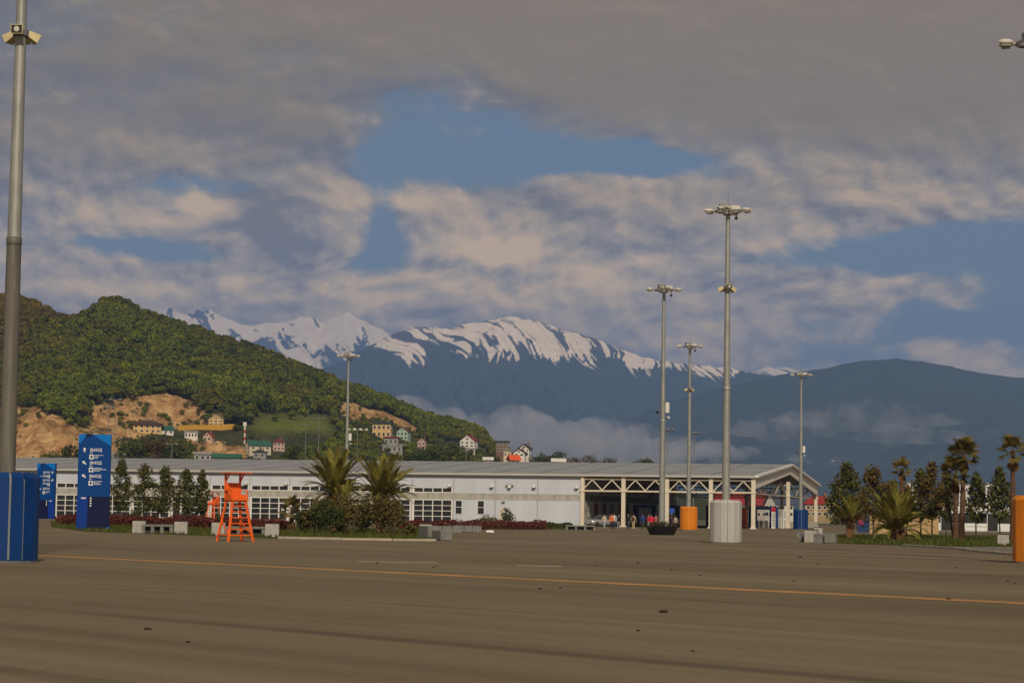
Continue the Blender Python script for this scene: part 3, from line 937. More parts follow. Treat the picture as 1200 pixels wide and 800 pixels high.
door_leaf = door_leaf.mesh('door', FRAMEW)
door_glass = MB().box(0.125, 1.125, -0.06, -0.02, 0.255, 2.395).mesh('pane', DARKGLASS)
door_note = MB().box(0.38, 0.86, -0.08, -0.062, 1.5, 1.85).mesh('notice', FRAMEW)
SOLID = 3
rr = random.Random(5)
for b in range(NB_ALL):
    x0 = -(b + 1) * BAY
    link('roof_panel', roofm, hall, (x0, 0, 0)); link('gutter', eavem, hall, (x0, 0, 0))
    if b: link('roof_seam', seamm, hall, (x0 + BAY, 0, 0))
    if b < NB_CAN:
        continue
    link('wall_panel', upper, hall, (x0, 0, 0)); link('fascia', fasc, hall, (x0, 0, 0))
    link('wall_band', bandm, hall, (x0, 0, 0)); link('drainpipe', pipe, hall, (x0, 0, 0)); link('joint_strip', capm, hall, (x0, 0, 0))
    link('wall_lamp', lampm, hall, (x0 + BAY * .92, 0, 4.95))
    if b < NB_CAN + SOLID:
        link('wall_panel', lowp, hall, (x0, 0, 0)); link('wall_panel', midp, hall, (x0, 0, 0))
    else:
        fu = link('window_frame', frame_up, hall, (x0, 0, 0)); fl = link('window_frame', frame_lo, hall, (x0, 0, 0))
        dk = rr.choice((0, 1, 2, 3)) if b > NB_CAN + SOLID else -1
        for k in range(4):
            link('pane', pane_up, fu, (0.25 + k * pw, 0, 0))
            for r_ in range(4):
                link('pane', pane_lo, fl, (0.25 + k * pw, 0, 0.31 + r_ * 0.72 - (0.0)))
        if dk >= 0 and b % 2:
            dd = link('door', door_leaf, hall, (x0 + .3 + dk * pw, 0, 0)); link('pane', door_glass, dd); link('notice', door_note, dd)
# two tall windows, a service door and two hoods in the solid bays
for px in (537.5, 563.5):
    lx = hall_x(px)
    w = MB().box(-.48, .48, -.06, .01, 1.35, 3.2).build('window_frame', FRAMEW, hall, (lx, 0, 0))
    for (z0, z1) in ((1.42, 2.25), (2.33, 3.13)):
        MB().box(-.41, .41, -.075, -.058, z0, z1).build('pane', DARKGLASS, w)
lx = hall_x(589.5)
dd = MB().box(-.55, .55, -.07, .01, 0, 2.25).build('service_door', mat('beige_door', (0.58, 0.54, 0.46), .6), hall, (lx, 0, 0)); MB().box(.35, .45, -.12, -.072, 1.0, 1.1).build('handle', SEAM, dd)
for px, z in ((597, 5.2), (590, 3.05)):
    hood = MB()
    k = .55 if z > 4 else .22
    pr = [(k * math.cos(t), k * .5 * math.sin(t)) for t in [math.pi * i / 8 for i in range(9)]]
    hood.prism(pr, -.4, 0)
    hood.build('vent_hood', BAND, hall, (hall_x(px), 0, z))
link('wall_lamp', lampm, hall, (hall_x(597), 0, 4.9))
# end wall inside the canopy, rear wall and far end wall
xw = -NB_CAN * BAY
MB().box(xw - .25, xw - .004, .26, HW - .3, 0, EAVE - .1).build('end_wall', SHADE_WALL, hall)
MB().prism([(0, EAVE - .096), (HW - .6, EAVE - .096), (HW / 2 - .3, RIDGE - .15)], 0, .24).build('gable_wall', SHADE_WALL, hall, (xw - .004, .3, 0), R(90))
MB().box(-NB_ALL * BAY, xw, HW - .25, HW, 0, EAVE - .1).build('rear_wall', WHITE, hall)
MB().box(-NB_ALL * BAY, -NB_ALL * BAY + .25, .26, HW - .26, 0, EAVE - .1).build('end_wall', WHITE, hall)
for k in range(9):
    MB().box(xw - .002, xw + .12, -.1, .1, 0, EAVE - .12).build('wall_post', BAND, hall, (0, 5 + k * 8.2, 0))
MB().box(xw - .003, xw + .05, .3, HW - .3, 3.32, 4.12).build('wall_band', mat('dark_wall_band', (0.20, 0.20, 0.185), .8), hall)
for k, c in enumerate(((0.20, .05, .05), (.12, .06, .06), (.22, .2, .19), (.19, .06, .05), (.05, .05, .07))):
    MB().box(xw + .005, xw + .06, 0, 2.2, .1, 3.1).build('door_panel', mat('end_door_%d' % k, c, .6), hall, (0, 9 + k * 5.6, 0))
# poster high on the end wall
po = MB().box(xw + .13, xw + .18, 0, 9.0, 0, 2.3).build('poster', mat('poster_blue', (0.015, 0.05, 0.13), .5), hall, (0, 50.0, 3.9))
for k in range(3):
    MB().box(xw + .182, xw + .2, .5 + k * 1.4 + 3.5, 1.3 + k * 1.4 + 3.5, .25, 2.1).build('poster_figure', mat('poster_beige', (0.5, 0.4, 0.26), .6), po)

# canopy: columns, trusses, fascias
colm = MB().box(-.25, .25, -.25, .25, 0, EAVE - .05); colm.box(-.38, .38, -.38, .38, 0, .18).box(-.33, .33, -.33, .33, 4.55, 4.75)
colm = colm.mesh('column', CREAM)
def truss_mesh(L, n, mi_up=EAVE - .55, mi_lo=4.65):
    t = MB()
    t.bar((0.26, 0, mi_up), (L - .26, 0, mi_up), .2, .2).bar((.26, 0, mi_lo), (L - .26, 0, mi_lo), .2, .2)
    s_ = (L - .52) / (2 * n)
    for i in range(2 * n):
        xa = .26 + i * s_
        za, zb = (mi_lo + .1, mi_up - .1) if i % 2 == 0 else (mi_up - .1, mi_lo + .1)
        t.bar((xa, 0, za), (xa + s_, 0, zb), .13, .13, up=(0, 1, 0))
    return t.mesh('truss', CREAM)
tr = truss_mesh(BAY, 2)
for row, y in enumerate((0.0, HW / 2, HW)):
    for k in range(NB_CAN + 1):
        if row == 0 and k == NB_CAN: continue
        if row and k == NB_CAN: continue
        link('column', colm, hall, (-k * BAY - (0.25 if k == 0 else 0), y, 0))
    for k in range(NB_CAN):
        link('truss', tr, hall, (-(k + 1) * BAY, y, 0))
link('column', colm, hall, (-NB_CAN * BAY + .3, -.02, 0))
# sloping girders across the hall, the outermost one deep and clad as the gable
girder = MB()
def gird(mb, d0, d1, w):
    for (ya, za, yb, zb) in ((0.0, EAVE, HW / 2, RIDGE), (HW / 2, RIDGE, HW, EAVE)):
        da, db = (d0, d1) if ya == 0 else (d1, d0)
        mb.add([(-w, ya, za - .02 - da), (w, ya, za - .02 - da), (w, yb, zb - .02 - db), (-w, yb, zb - .02 - db), (-w, ya, za - .02), (w, ya, za - .02), (w, yb, zb - .02), (-w, yb, zb - .02)],
               [(0, 3, 2, 1), (4, 5, 6, 7), (0, 1, 5, 4), (1, 2, 6, 5), (2, 3, 7, 6), (3, 0, 4, 7)])
gird(girder, 1.6, 1.3, .12)
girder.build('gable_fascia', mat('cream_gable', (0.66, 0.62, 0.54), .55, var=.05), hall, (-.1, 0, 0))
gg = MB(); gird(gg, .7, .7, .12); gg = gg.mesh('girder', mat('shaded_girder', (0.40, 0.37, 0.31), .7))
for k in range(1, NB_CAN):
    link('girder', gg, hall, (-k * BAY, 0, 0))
# diagonal ties behind the gable
tie = MB()
for k in range(6):
    ya = k * HW / 6
    tie.bar((-.6, ya, 4.7), (-.6, ya + HW / 12, 6.6), .16, .16).bar((-.6, ya + HW / 12, 6.6), (-.6, ya + HW / 6, 4.7), .16, .16)
tie.bar((-.6, 0, 4.6), (-.6, HW, 4.6), .18, .18)
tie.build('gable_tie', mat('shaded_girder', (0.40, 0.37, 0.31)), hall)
# barge edge of the roof on the gable
edge = MB()
for (ya, za, yb, zb) in ((-.6, EAVE - .6 * sl_, HW / 2, RIDGE), (HW / 2, RIDGE, HW + .6, EAVE - .6 * sl_)):
    edge.add([(0.0, ya, za - .1), (.5, ya, za - .1), (.5, yb, zb - .1), (0, yb, zb - .1), (0, ya, za + .16), (.5, ya, za + .16), (.5, yb, zb + .16), (0, yb, zb + .16)],
             [(0, 3, 2, 1), (4, 5, 6, 7), (0, 1, 5, 4), (1, 2, 6, 5), (2, 3, 7, 6), (3, 0, 4, 7)])
edge.build('roof_edge', FRAMEW, hall)
MB().box(-.4, 0, HW / 2 + .4, HW - .4, 0, .95).build('low_wall', CREAM, hall)

# ---- gates and small stalls under the canopy
def gate(px0, px1, d, label, post=0.5, h=3.0):
    p0 = place(px0, d); p1 = place(px1, d + 1.5)
    e = empty('entrance_gate', p0, math.atan2(p1.y - p0.y, p1.x - p0.x), label, 'gate', 'blue entrance gates under the canopy')
    L = (p1 - p0).length
    MB().box(0, post, 0, .5, 0, h).build('post', NAVY, e); MB().box(L - post, L, 0, .5, 0, h).build('post', NAVY, e)
    MB().box(post, L - post, .02, .48, h - .42, h - .004).build('lintel', NAVY, e)
    for k in range(3):
        MB().box(post + .3 + k * (L - 2 * post) / 3, post + .42 + k * (L - 2 * post) / 3, .1, 1.5, 0, 1.05).build('turnstile', GUTTER, e)
    return e
gate(744.5, 769, 306, 'navy blue portal gate beside the grey end wall of the hall')
gate(777, 797, 307, 'navy blue portal gate behind the mast in the black planter')
gate(829, 861, 309, 'navy blue portal gate behind the mast with the white box', .55)
gate(879, 912, 311, 'broad navy blue portal gate behind the canopy corner column', 1.1)
p = place(871, 304)
e = empty('ticket_kiosk', p, HRZ, 'narrow orange kiosk panel between two canopy columns', 'kiosk')
MB().bevel_box(-.45, .45, -.3, .3, .2, 2.75, .05).build('body', mat('kiosk_orange', (0.55, 0.10, 0.02), .5), e); MB().box(-.5, .5, -.35, .35, 0, .2).build('base', SEAM, e)
MB().box(-.36, .36, -.32, -.302, .5, 1.0).build('notice', mat('kiosk_dark_red', (.3, .06, .03), .6), e)
p = place(906.5, 305)
e = empty('totem_sign', p, HRZ, 'thin white totem with red top by the broad gate', 'sign')
MB().box(-.28, .28, -.12, .12, 0, 2.3).build('panel', FRAMEW, e); MB().box(-.28, .28, -.14, .14, 2.304, 2.9).build('head', mat('sign_red', (.5, .03, .03), .5), e)
for k in range(5):
    MB().box(-.18, .18, -.135, -.122, .4 + k * .36, .5 + k * .36).build('text_line', mat('sign_grey', (.12, .12, .14), .6), e)
for px, lab in ((914.5, 'white turnstile door with grey panes, the one by the red topped totem'), (919.7, 'white turnstile door with grey panes, the one by the middle gable column')):
    p = place(px, 305)
    e = empty('turnstile_door', p, HRZ, lab, 'door')
    MB().box(-.26, -.16, -.1, .1, 0, 2.6).box(.16, .26, -.1, .1, 0, 2.6).box(-.158, .158, -.1, .1, 2.4, 2.596).box(-.158, .158, -.1, .1, 1.2, 1.35).build('frame', FRAMEW, e)
    MB().box(-.155, .155, -.03, .03, .1, 1.19).build('pane', GUTTER, e); MB().box(-.155, .155, -.03, .03, 1.36, 2.39).build('pane', GUTTER, e)
p = place(787, 262)
e = empty('round_sign', p, 0, 'small round blue sign on a thin post beside people by the planter', 'sign')
MB().tube((0, 0, 0), (0, 0, 2.2), .04, n=6).build('post', GUTTER, e)
MB().tube((0, -.05, 2.15), (0, .0, 2.15), .32, n=16).build('disc', mat('sign_blue', (.01, .07, .4), .5), e)

# ================================================================== LIGHT MASTS
STEEL_HI = steel_mat('galvanised_steel', (0.23, 0.24, 0.232), (0.34, 0.35, 0.335))
STEEL_LO = steel_mat('weathered_steel', (0.17, 0.165, 0.15), (0.30, 0.29, 0.265))
LAMP = mat('lamp_housing', (0.52, 0.51, 0.47), .45, var=.1)
LAMPG = mat('lamp_lens', (0.30, 0.30, 0.27), .2)
SPEAKER = mat('speaker_beige', (0.50, 0.43, 0.25), .55, var=.12)
BLACK = mat('black_mesh', (0.02, 0.02, 0.02), .6)
WPLAST = mat('white_box_plastic', (0.62, 0.62, 0.6), .5)
MAST_H = 20.3

def shaft(h0, h1, r0, r1, n=16):
    return MB().tube((0, 0, h0), (0, 0, h1), r0, r1, n, 0, False)
lower_m = shaft(0, 9.5, .27, .215); lower_m.lathe([(.218, 9.28), (.232, 9.32), (.23, 9.5), (.2, 9.52)], 16)
lower_d = lower_m.mesh('lower_shaft', mat('dirty_steel', (0.10, 0.097, 0.085), .6, metal=.2, color2=(0.16, 0.155, 0.14), vscale=1.2, stretch=(6, 6, .5)))
lower_m = lower_m.mesh('lower_shaft', STEEL_HI, False)
upper_m = shaft(9.5, MAST_H, .205, .13).mesh('upper_shaft', STEEL_HI)
for me in (lower_m, lower_d, upper_m):
    me.polygons.foreach_set('use_smooth', [len(p.vertices) == 4 for p in me.polygons])
hatch_m = MB().box(-.07, .07, -.262, -.2, 0, .3).mesh('hatch', LAMP)
rod_m = MB().tube((0, 0, MAST_H), (0, 0, MAST_H + 1.5), .018, .006, 5).mesh('lightning_rod', SEAM)
plat = MB()
plat.lathe([(.20, -.25), (.34, -.2), (.34, .05), (.2, .1)], 12, 0, (0, 0, MAST_H))
for k in range(12):
    a0 = 2 * math.pi * k / 12; a1 = 2 * math.pi * (k + 1) / 12
    plat.bar((.78 * math.cos(a0), .78 * math.sin(a0), MAST_H), (.78 * math.cos(a1), .78 * math.sin(a1), MAST_H), .07, .10)
for k in range(4):
    a0 = math.pi / 2 * k
    plat.bar((.3 * math.cos(a0), .3 * math.sin(a0), MAST_H - .02), (.8 * math.cos(a0), .8 * math.sin(a0), MAST_H), .08, .1)
plat_m = plat.mesh('head_ring', STEEL_LO)
arm_m = MB().bar((.7, 0, MAST_H), (1.05, 0, MAST_H + .03), .07, .07).mesh('lamp_arm', STEEL_LO)
lm = MB()
prof = [(-.30, .02), (-.26, .10), (-.12, .15), (.08, .15), (.22, .11), (.28, .02)]
n = 10; vs = []; fs = []
for (x, r) in prof:
    for i in range(n):
        t = 2 * math.pi * i / n
        vs.append((1.20 + x, r * 1.25 * math.cos(t), MAST_H + .06 + r * .8 * math.sin(t)))
for k in range(len(prof) - 1):
    for i in range(n):
        j = (i + 1) % n; fs.append((k * n + i, k * n + j, (k + 1) * n + j, (k + 1) * n + i))
fs += [tuple(range(n)), tuple(range(len(vs) - 1, len(vs) - n - 1, -1))]
lm.add(vs, fs)
lamp_m = lm.mesh('lamp_head', LAMP, True)
lens_m = MB().bevel_box(1.02, 1.36, -.12, .12, MAST_H - .1, MAST_H - .04, .02).mesh('lamp_lens', LAMPG)
box1_m = MB().bevel_box(-.55, .05, -.25, .2, MAST_H + .14, MAST_H + .46, .06).mesh('control_box', STEEL_LO)
box2_m = MB().bevel_box(.12, .75, -.2, .2, MAST_H + .13, MAST_H + .36, .05).mesh('control_box', LAMP)
dome_m = MB().tube((.42, -.5, MAST_H - .1), (.42, -.5, MAST_H - .4), .03, n=6).lathe([(.02, -.13), (.09, -.1), (.11, 0), (.09, .06)], 10, 0, (.42, -.5, MAST_H - .45)).mesh('camera_dome', BLACK)
# horn loudspeakers part way up
spk = MB()
sq = lambda y, w, h: [(-w, y, -h), (w, y, -h), (w, y, h), (-w, y, h)]
vs = sq(-.52, .22, .17) + sq(-.12, .13, .11) + sq(-.05, .09, .08)
spk.add(vs, [(0, 1, 2, 3)] + [(i + 4 * k, 4 * k + 4 + i, 4 * k + 4 + (i + 1) % 4, 4 * k + (i + 1) % 4) for k in (0, 1) for i in range(4)] + [(11, 10, 9, 8)])
spk_m = spk.mesh('loudspeaker', SPEAKER)
grl = MB().box(-.19, .19, -.535, -.522, -.14, .14).mesh('grille', BLACK)
ringm = MB().tube((0, -.545, 0), (0, -.536, 0), .10, n=14).mesh('horn_ring', LAMP)
yoke_m = MB().lathe([(.20, -.1), (.24, -.08), (.24, .08), (.2, .1)], 12).mesh('speaker_collar', SEAM)
# plank boxes round the feet
def box_material(key):
    base = {'blue': (0.002, 0.034, 0.16), 'white': (0.40, 0.40, 0.39), 'orange': (0.62, 0.20, 0.015)}[key]
    return mat('mast_box_' + key, base, .5, var=.10, vscale=1.4, stretch=(2, 2, .35), spec=.2)
NP = 14; BR = .95; BH = 2.6
ch = 2 * BR * math.tan(math.pi / NP)
def panel_mesh(key):
    m = MB(); w = ch / 2 - (.045 if key == 'blue' else .014)
    m.add([(-w, -BR, .06), (w, -BR, .06), (w, -BR, BH - .16), (-w, -BR, BH - .16), (-w * .86, -BR + .13, BH), (w * .86, -BR + .13, BH),
           (-w, -BR + .05, .06), (w, -BR + .05, .06), (w, -BR + .05, BH - .18), (-w, -BR + .05, BH - .18), (-w * .86, -BR + .18, BH - .03), (w * .86, -BR + .18, BH - .03)],
          [(0, 1, 2, 3), (3, 2, 5, 4), (7, 6, 9, 8), (8, 9, 10, 11), (1, 7, 8, 2), (2, 8, 11, 5), (6, 0, 3, 9), (9, 3, 4, 10), (0, 6, 7, 1), (4, 5, 11, 10)])
    return m.mesh('box_panel', box_material(key))
panel_cache = {}
strip_m = None

def mast(px, d, label, box=None, speakers=False, gear=False, rot=0.0, group='tall lamp masts on the plaza', name='lamp_mast', lamps=8, dirty=False):
    e = empty(name, place(px, d), rot, label, 'lamp mast', group)
    link('lower_shaft', lower_d if dirty else lower_m, e); link('upper_shaft', upper_m, e)
    for z in (7.9, 10.4):
        link('hatch', hatch_m, e, (0, .02 + (.035 if z < 9 else .065), z), R(8))
    link('lightning_rod', rod_m, e); link('head_ring', plat_m, e); link('control_box', box1_m, e); link('control_box', box2_m, e); link('camera_dome', dome_m, e)
    for k in range(lamps):
        a0 = 2 * math.pi * k / lamps + (.2 if k % 2 else -.2)
        la = link('lamp_head', lamp_m, e, None, a0); link('lamp_arm', arm_m, la); link('lamp_lens', lens_m, la)
    if speakers:
        c = link('speaker_collar', yoke_m, e, (0, 0, 15.6))
        for k, (an, tl) in enumerate(((R(2), 4), (R(118), 28), (R(242), 28), (R(180), 20))):
            s_ = link('loudspeaker', spk_m, e, (.14 * math.sin(an), -.14 * math.cos(an), 15.65))
            s_.scale = (.82, .82, .82)
            s_.rotation_euler = (R(tl), 0, an)
            link('grille', grl, s_); link('horn_ring', ringm, s_)
    if gear:
        g_ = MB().bevel_box(.2, .55, -.15, .15, 10.1, 10.95, .04).build('equipment_box', WPLAST, e)
        MB().bar((-.5, 0, 10.3), (.5, 0, 10.3), .06, .06).build('bracket', SEAM, e)
        MB().tube((-.5, -.15, 10.1), (-.5, .15, 10.1), .1, n=8).build('camera', BLACK, e)
        MB().tube((.45, -.2, 9.7), (.45, .1, 9.7), .1, n=8).build('camera', WPLAST, e)
    if box:
        if box not in panel_cache: panel_cache[box] = panel_mesh(box)
        for k in range(NP):
            link('box_panel', panel_cache[box], e, None, 2 * math.pi * (k + .35) / NP)
        MB().lathe([(BR * .90, .08), (BR * .90, BH - .3), (BR * .80, BH - .045), (.28, BH - .04)], NP).build('box_core', mat('box_gap_' + box, {'blue': (.20, .24, .28), 'white': (.12, .12, .12), 'orange': (.22, .07, .01)}[box], .7), e)
        MB().lathe([(BR + .02, 0), (BR + .02, .055), (BR - .1, .058)], NP).build('box_skirt', SEAM, e)
    return e
mast(4.5, 65, 'tall steel lamp mast with loudspeakers rising from a dark blue panelled box', 'blue', True, rot=R(-2), dirty=True)
mast(850.3, 135.5, 'tall steel lamp mast with loudspeakers rising from a white panelled box', 'white', True, rot=R(5))
mast(1216.5, 86, 'tall lamp mast rising from an orange panelled box by the lawn kerb', 'orange', False, rot=R(10))
mast(775.4, 184, 'tall lamp mast with white equipment box standing in a black planter', None, False, True, rot=R(22))
mast(806.8, 246, 'lamp mast with loudspeakers rising from an orange panelled box before the canopy', 'orange', True, rot=R(14))
mast(938.2, 293, 'slender lamp mast with blue box beside the hall gable', 'blue', False, True, rot=R(5))
mast(404.6, 270, 'slender grey lamp mast behind the date palms, before the hall', None, False, True, rot=R(0), lamps=6)

# black tapered planter round one mast
p = place(775.8, 183)
e = empty('round_planter', p, 0, 'low black tapered planter basin round the foot of a lamp mast', 'planter')
MB().lathe([(.9, 0), (1.0, .02), (1.34, .68), (1.36, .72), (1.28, .73), (1.24, .6), (.3, .58)], 24).build('basin', mat('black_basin', (.014, .014, .015), .45), e)
v, f = leaf_quads(np.stack([rng.uniform(-1.1, 1.1, 260), rng.uniform(-1.0, 1.0, 260), rng.uniform(.6, 1.05, 260)], 1), .12)
link('plants', np_mesh('plants', v, f, leaf_mat('planter_leaves', (.05, .035, .02), (.10, .08, .035))), e)

# ================================================================== SIGN PYLONS
SB_MID = mat('sign_mid_blue', (0.001, 0.045, 0.21), .5, spec=.12, var=.04)
SB_LIGHT = mat('sign_light_blue', (0.002, 0.15, 0.52), .5, spec=.12)
SB_NAVY = mat('sign_navy', (0.006, 0.010, 0.05), .5, spec=.12)
SB_BRIGHT = mat('sign_bright_blue', (0.004, 0.036, 0.25), .5, spec=.12)
SWHITE = mat('sign_white', (0.72, 0.73, 0.72), .5)

def text_mesh(body, size):
    cu = bpy.data.curves.new('lettering', 'FONT'); cu.body = body; cu.size = size; cu.extrude = .004; cu.offset = size * .012
    cu.resolution_u = 3
    o = bpy.data.objects.new('lettering', cu); COL.objects.link(o)
    dg = bpy.context.evaluated_depsgraph_get(); dg.update()
    me = bpy.data.meshes.new_from_object(o.evaluated_get(dg))
    bpy.data.objects.remove(o)
    me.name = 'lettering'
    me.materials.clear(); me.materials.append(SWHITE)
    return me
TXT_VYHOD = text_mesh('ВЫХОД', .285); TXT_EXIT = text_mesh('Exit', .15)
def slab(poly, y0, y1): return MB().prism(poly, y0, y1)
def arrow(mb, cx, cz, ang, s=.17):
    pts = [(-.25, -1), (.25, -1), (.25, .1), (.75, .1), (0, 1), (-.75, .1), (-.25, .1)]
    c, q = math.cos(ang), math.sin(ang)
    mb.prism([(cx + s * (x * c - z * q), cz + s * (x * q + z * c)) for x, z in pts], -.02, .0)
def pylon(px, d, label, rows, flip, rz):
    SW, SH, ST = 2.3, 6.8, .55
    e = empty('sign_pylon', place(px, d), rz, label, 'sign', 'blue wayfinding pylons')
    x0 = -SW / 2
    MB().box(x0, -x0, 0, ST, .0, SH).build('body', SB_MID, e)
    fx = (lambda u: x0 + u * SW) if not flip else (lambda u: x0 + (1 - u) * SW)
    gx_ = lambda u: x0 + u * SW
    def pan(name, pts, m, y=-.012, fn=gx_):
        q = [(fn(u), v * SH) for u, v in pts]
        a_ = sum(q[i][0] * q[(i + 1) % len(q)][1] - q[(i + 1) % len(q)][0] * q[i][1] for i in range(len(q)))
        if a_ < 0: q = q[::-1]
        MB().prism(q, y, -.001).build(name, m, e)
    pan('top_facet', [(0, .9985), (.24, .9985), (.07, .905), (0, .905)], SB_LIGHT)
    pan('top_facet', [(.42, .9985), (1, .9985), (1, .875)], SB_LIGHT)
    pan('top_facet', [(.25, .9985), (.41, .9985), (.34, .965), (.22, .97)], SB_NAVY)
    pan('lower_strip', [(.0, .002), (.31, .002), (.33, .345), (.0, .345)], SB_BRIGHT, fn=fx)
    pan('lower_panel', [(.315, .002), (1, .002), (1, .345), (.335, .345)], SB_NAVY, fn=fx)
    pan('corner_facet', [(.84, .003), (.997, .003), (.997, .035)], SB_LIGHT, -.02, fn=fx)
    for (v, side, ang, wds) in rows:
        left = side == 'l'
        tx = .36 if left else .36
        z = v * SH
        o = link('lettering', TXT_VYHOD, e, (gx_(tx), -.01, z - .10)); o.rotation_euler = (R(90), 0, 0); o.scale = (.78, 1, 1)
        o = link('lettering', TXT_EXIT, e, (gx_(tx), -.01, z - .25)); o.rotation_euler = (R(90), 0, 0); o.scale = (.8, 1, 1)
        m_ = MB(); arrow(m_, gx_(.19 if left else .86), z, ang); m_.build('arrow', SWHITE, e)
        zi = z - .47
        xi = .34 if left else .60
        ic = MB().box(gx_(xi), gx_(xi) + .30, -.02, 0, zi - .20, zi + .13).build('pictogram', SWHITE, e)
        MB().bevel_box(gx_(xi) + .07, gx_(xi) + .23, -.028, -.021, zi - .12, zi + .06, .003).build('pictogram_mark', SB_MID, ic)
        sm = MB()
        for i, w in enumerate(wds):
            zz = zi + .09 - i * .10
            xx = gx_(xi) + .36 if left else gx_(xi) - .06 - w
            k = 0.0
            while k < w:
                L = random.uniform(.05, .16); sm.box(xx + k, xx + min(k + L, w), -.014, 0, zz - .022, zz + .022); k += L + .03
        sm.build('small_print', SWHITE, e)
    MB().prism([(fx(.14), .322 * SH), (fx(.26), .322 * SH), (fx(.28), .335 * SH), (fx(.12), .335 * SH)][::(-1 if flip else 1)], -.02, -.0125).build('emblem', SWHITE, e)
    for k in range(4):
        zz = (.328 - k * .026) * SH
        MB().tube((fx(.42), -.02, zz), (fx(.42), -.0125, zz), .06, n=8).build('small_icon', SWHITE, e)
    MB().box(x0 - .03, -x0 + .03, -.03, ST + .03, 0, .06).build('plinth', SEAM, e)
    return e
pylon(108.3, 159, 'tall blue wayfinding pylon with white lettering beside the row of small trees', [(.835, 'l', 0, (.62, .3, .25)), (.70, 'l', R(50), (.55, .85, .4)), (.56, 'l', R(50), (.6, .4, .5))], False, R(7))
pylon(52.2, 271, 'farther blue wayfinding pylon with arrows on both sides, beside the hall', [(.84, 'r', 0, (.5, .9, .4)), (.70, 'r', R(-50), (.5, .6)), (.55, 'l', R(50), (.6, .4))], True, R(-9))

# ================================================================== LIFEGUARD CHAIRS
ORANGE = mat('orange_paint', (0.72, 0.115, 0.012), .5, var=.13, vscale=3.0)
DORANGE = mat('dull_orange_roof', (0.42, 0.055, 0.012), .6, var=.1)
def lifeguard_chair(px, d, rz, label):
    e = empty('lifeguard_chair', place(px, d), rz, label, 'lifeguard chair', 'orange lifeguard chairs')
    B, T, H = .68, .36, 2.05
    cs = [(-1, -1), (1, -1), (1, 1), (-1, 1)]
    P = lambda k, z: Vector((cs[k][0] * (B + (T - B) * z / H), cs[k][1] * (B + (T - B) * z / H), z))
    for k in range(4):
        MB().bar(P(k, 0), P(k, H), .12, .10).build('leg', ORANGE, e)
    for k in range(4):
        j = (k + 1) % 4
        MB().bar(P(k, .32), P(j, .32), .10, .06).build('rail', ORANGE, e)
        MB().bar(P(k, H - .04), P(j, H - .04), .10, .08).build('rail', ORANGE, e)
    for z in (.62, .91, 1.2, 1.49, 1.78):
        MB().bar(P(1, z).lerp(P(0, z), .0), P(0, z), .10, .05).build('rung', ORANGE, e)
    MB().bar(P(3, .32).lerp(P(0, .32), .95), P(3, 1.0).lerp(P(0, 1.0), .05), .05, .05).build('brace', ORANGE, e)
    MB().bar(P(1, .32).lerp(P(2, .32), .05), P(2, 1.0).lerp(P(1, 1.0), .05), .05, .05).build('brace', ORANGE, e)
    MB().bevel_box(-.46, .46, -.50, .46, H, H + .14, .02).build('platform', ORANGE, e)
    MB().bevel_box(-.42, .42, -.30, .38, H + .145, H + .30, .02).build('seat', ORANGE, e)
    MB().bevel_box(-.42, .42, .32, .40, H + .305, H + .88, .02).build('backrest', ORANGE, e)
    for sx in (-1, 1):
        MB().bar((sx * .44, -.40, H + .50), (sx * .44, .32, H + .50), .09, .05).bar((sx * .44, -.36, H + .14), (sx * .44, -.36, H + .48), .06, .06).build('armrest', ORANGE, e)
        MB().bar((sx * .40, .44, H), (sx * .40, .44, 3.38), .09, .09).build('roof_post', ORANGE, e)
        MB().bar((sx * .40, .44, 2.95), (sx * .40, .02, 3.38), .06, .06).build('roof_strut', ORANGE, e)
    MB().bevel_box(-.62, .62, -.62, .62, 3.385, 3.45, .02).build('roof', DORANGE, e)
    return e
lifeguard_chair(275.5, 111.5, R(32), 'orange wooden lifeguard chair with ladder standing on the asphalt')
lifeguard_chair(249.5, 246, R(-28), 'distant orange lifeguard chair behind the red hedge')

# ================================================================== LAWNS, KERBS, PAVING
GRASS = mat('lawn_turf', (0.052, 0.075, 0.014), .95, color2=(0.10, 0.095, 0.022), vscale=.5, detail=6, bump=.5, bscale=6, spec=.05)
KERB = mat('pale_kerb', (0.34, 0.31, 0.25), .9, var=.15, vscale=1.2)
def ground_poly(name, pts, m, z, kind='structure'):
    """sheet on the ground; pts are (column, depth)"""
    q = [place(px, d) for px, d in pts]
    g = MB(); g.add([(p.x, p.y, z) for p in q], [tuple(range(len(q)))])
    return tag(g.build(name, m), kind=kind)
def depth_of(px, py):
    r = ray(px, py); return -CAM_H / r.z
lawn_l = [(100, 146), (170, 139), (250, 133), (330, 125), (400, 123.5), (460, 123.5), (510, 125), (528, 131), (520, 150), (480, 190), (330, 215), (60, 225), (60, 175)]
lawn_r = [(962, depth_of(962, 635)), (1000, depth_of(1000, 637)), (1060, depth_of(1060, 639)), (1120, depth_of(1120, 640)), (1190, depth_of(1190, 640)), (1290, 140), (1290, 215), (1180, 218), (1050, 215), (985, 200), (960, 165)]
strip_m = [(560, 225), (640, 226), (672, 232), (672, 262), (560, 262)]
for nm, poly in (('lawn', lawn_l), ('lawn', lawn_r), ('lawn', strip_m)):
    ground_poly(nm, poly, GRASS, .02)
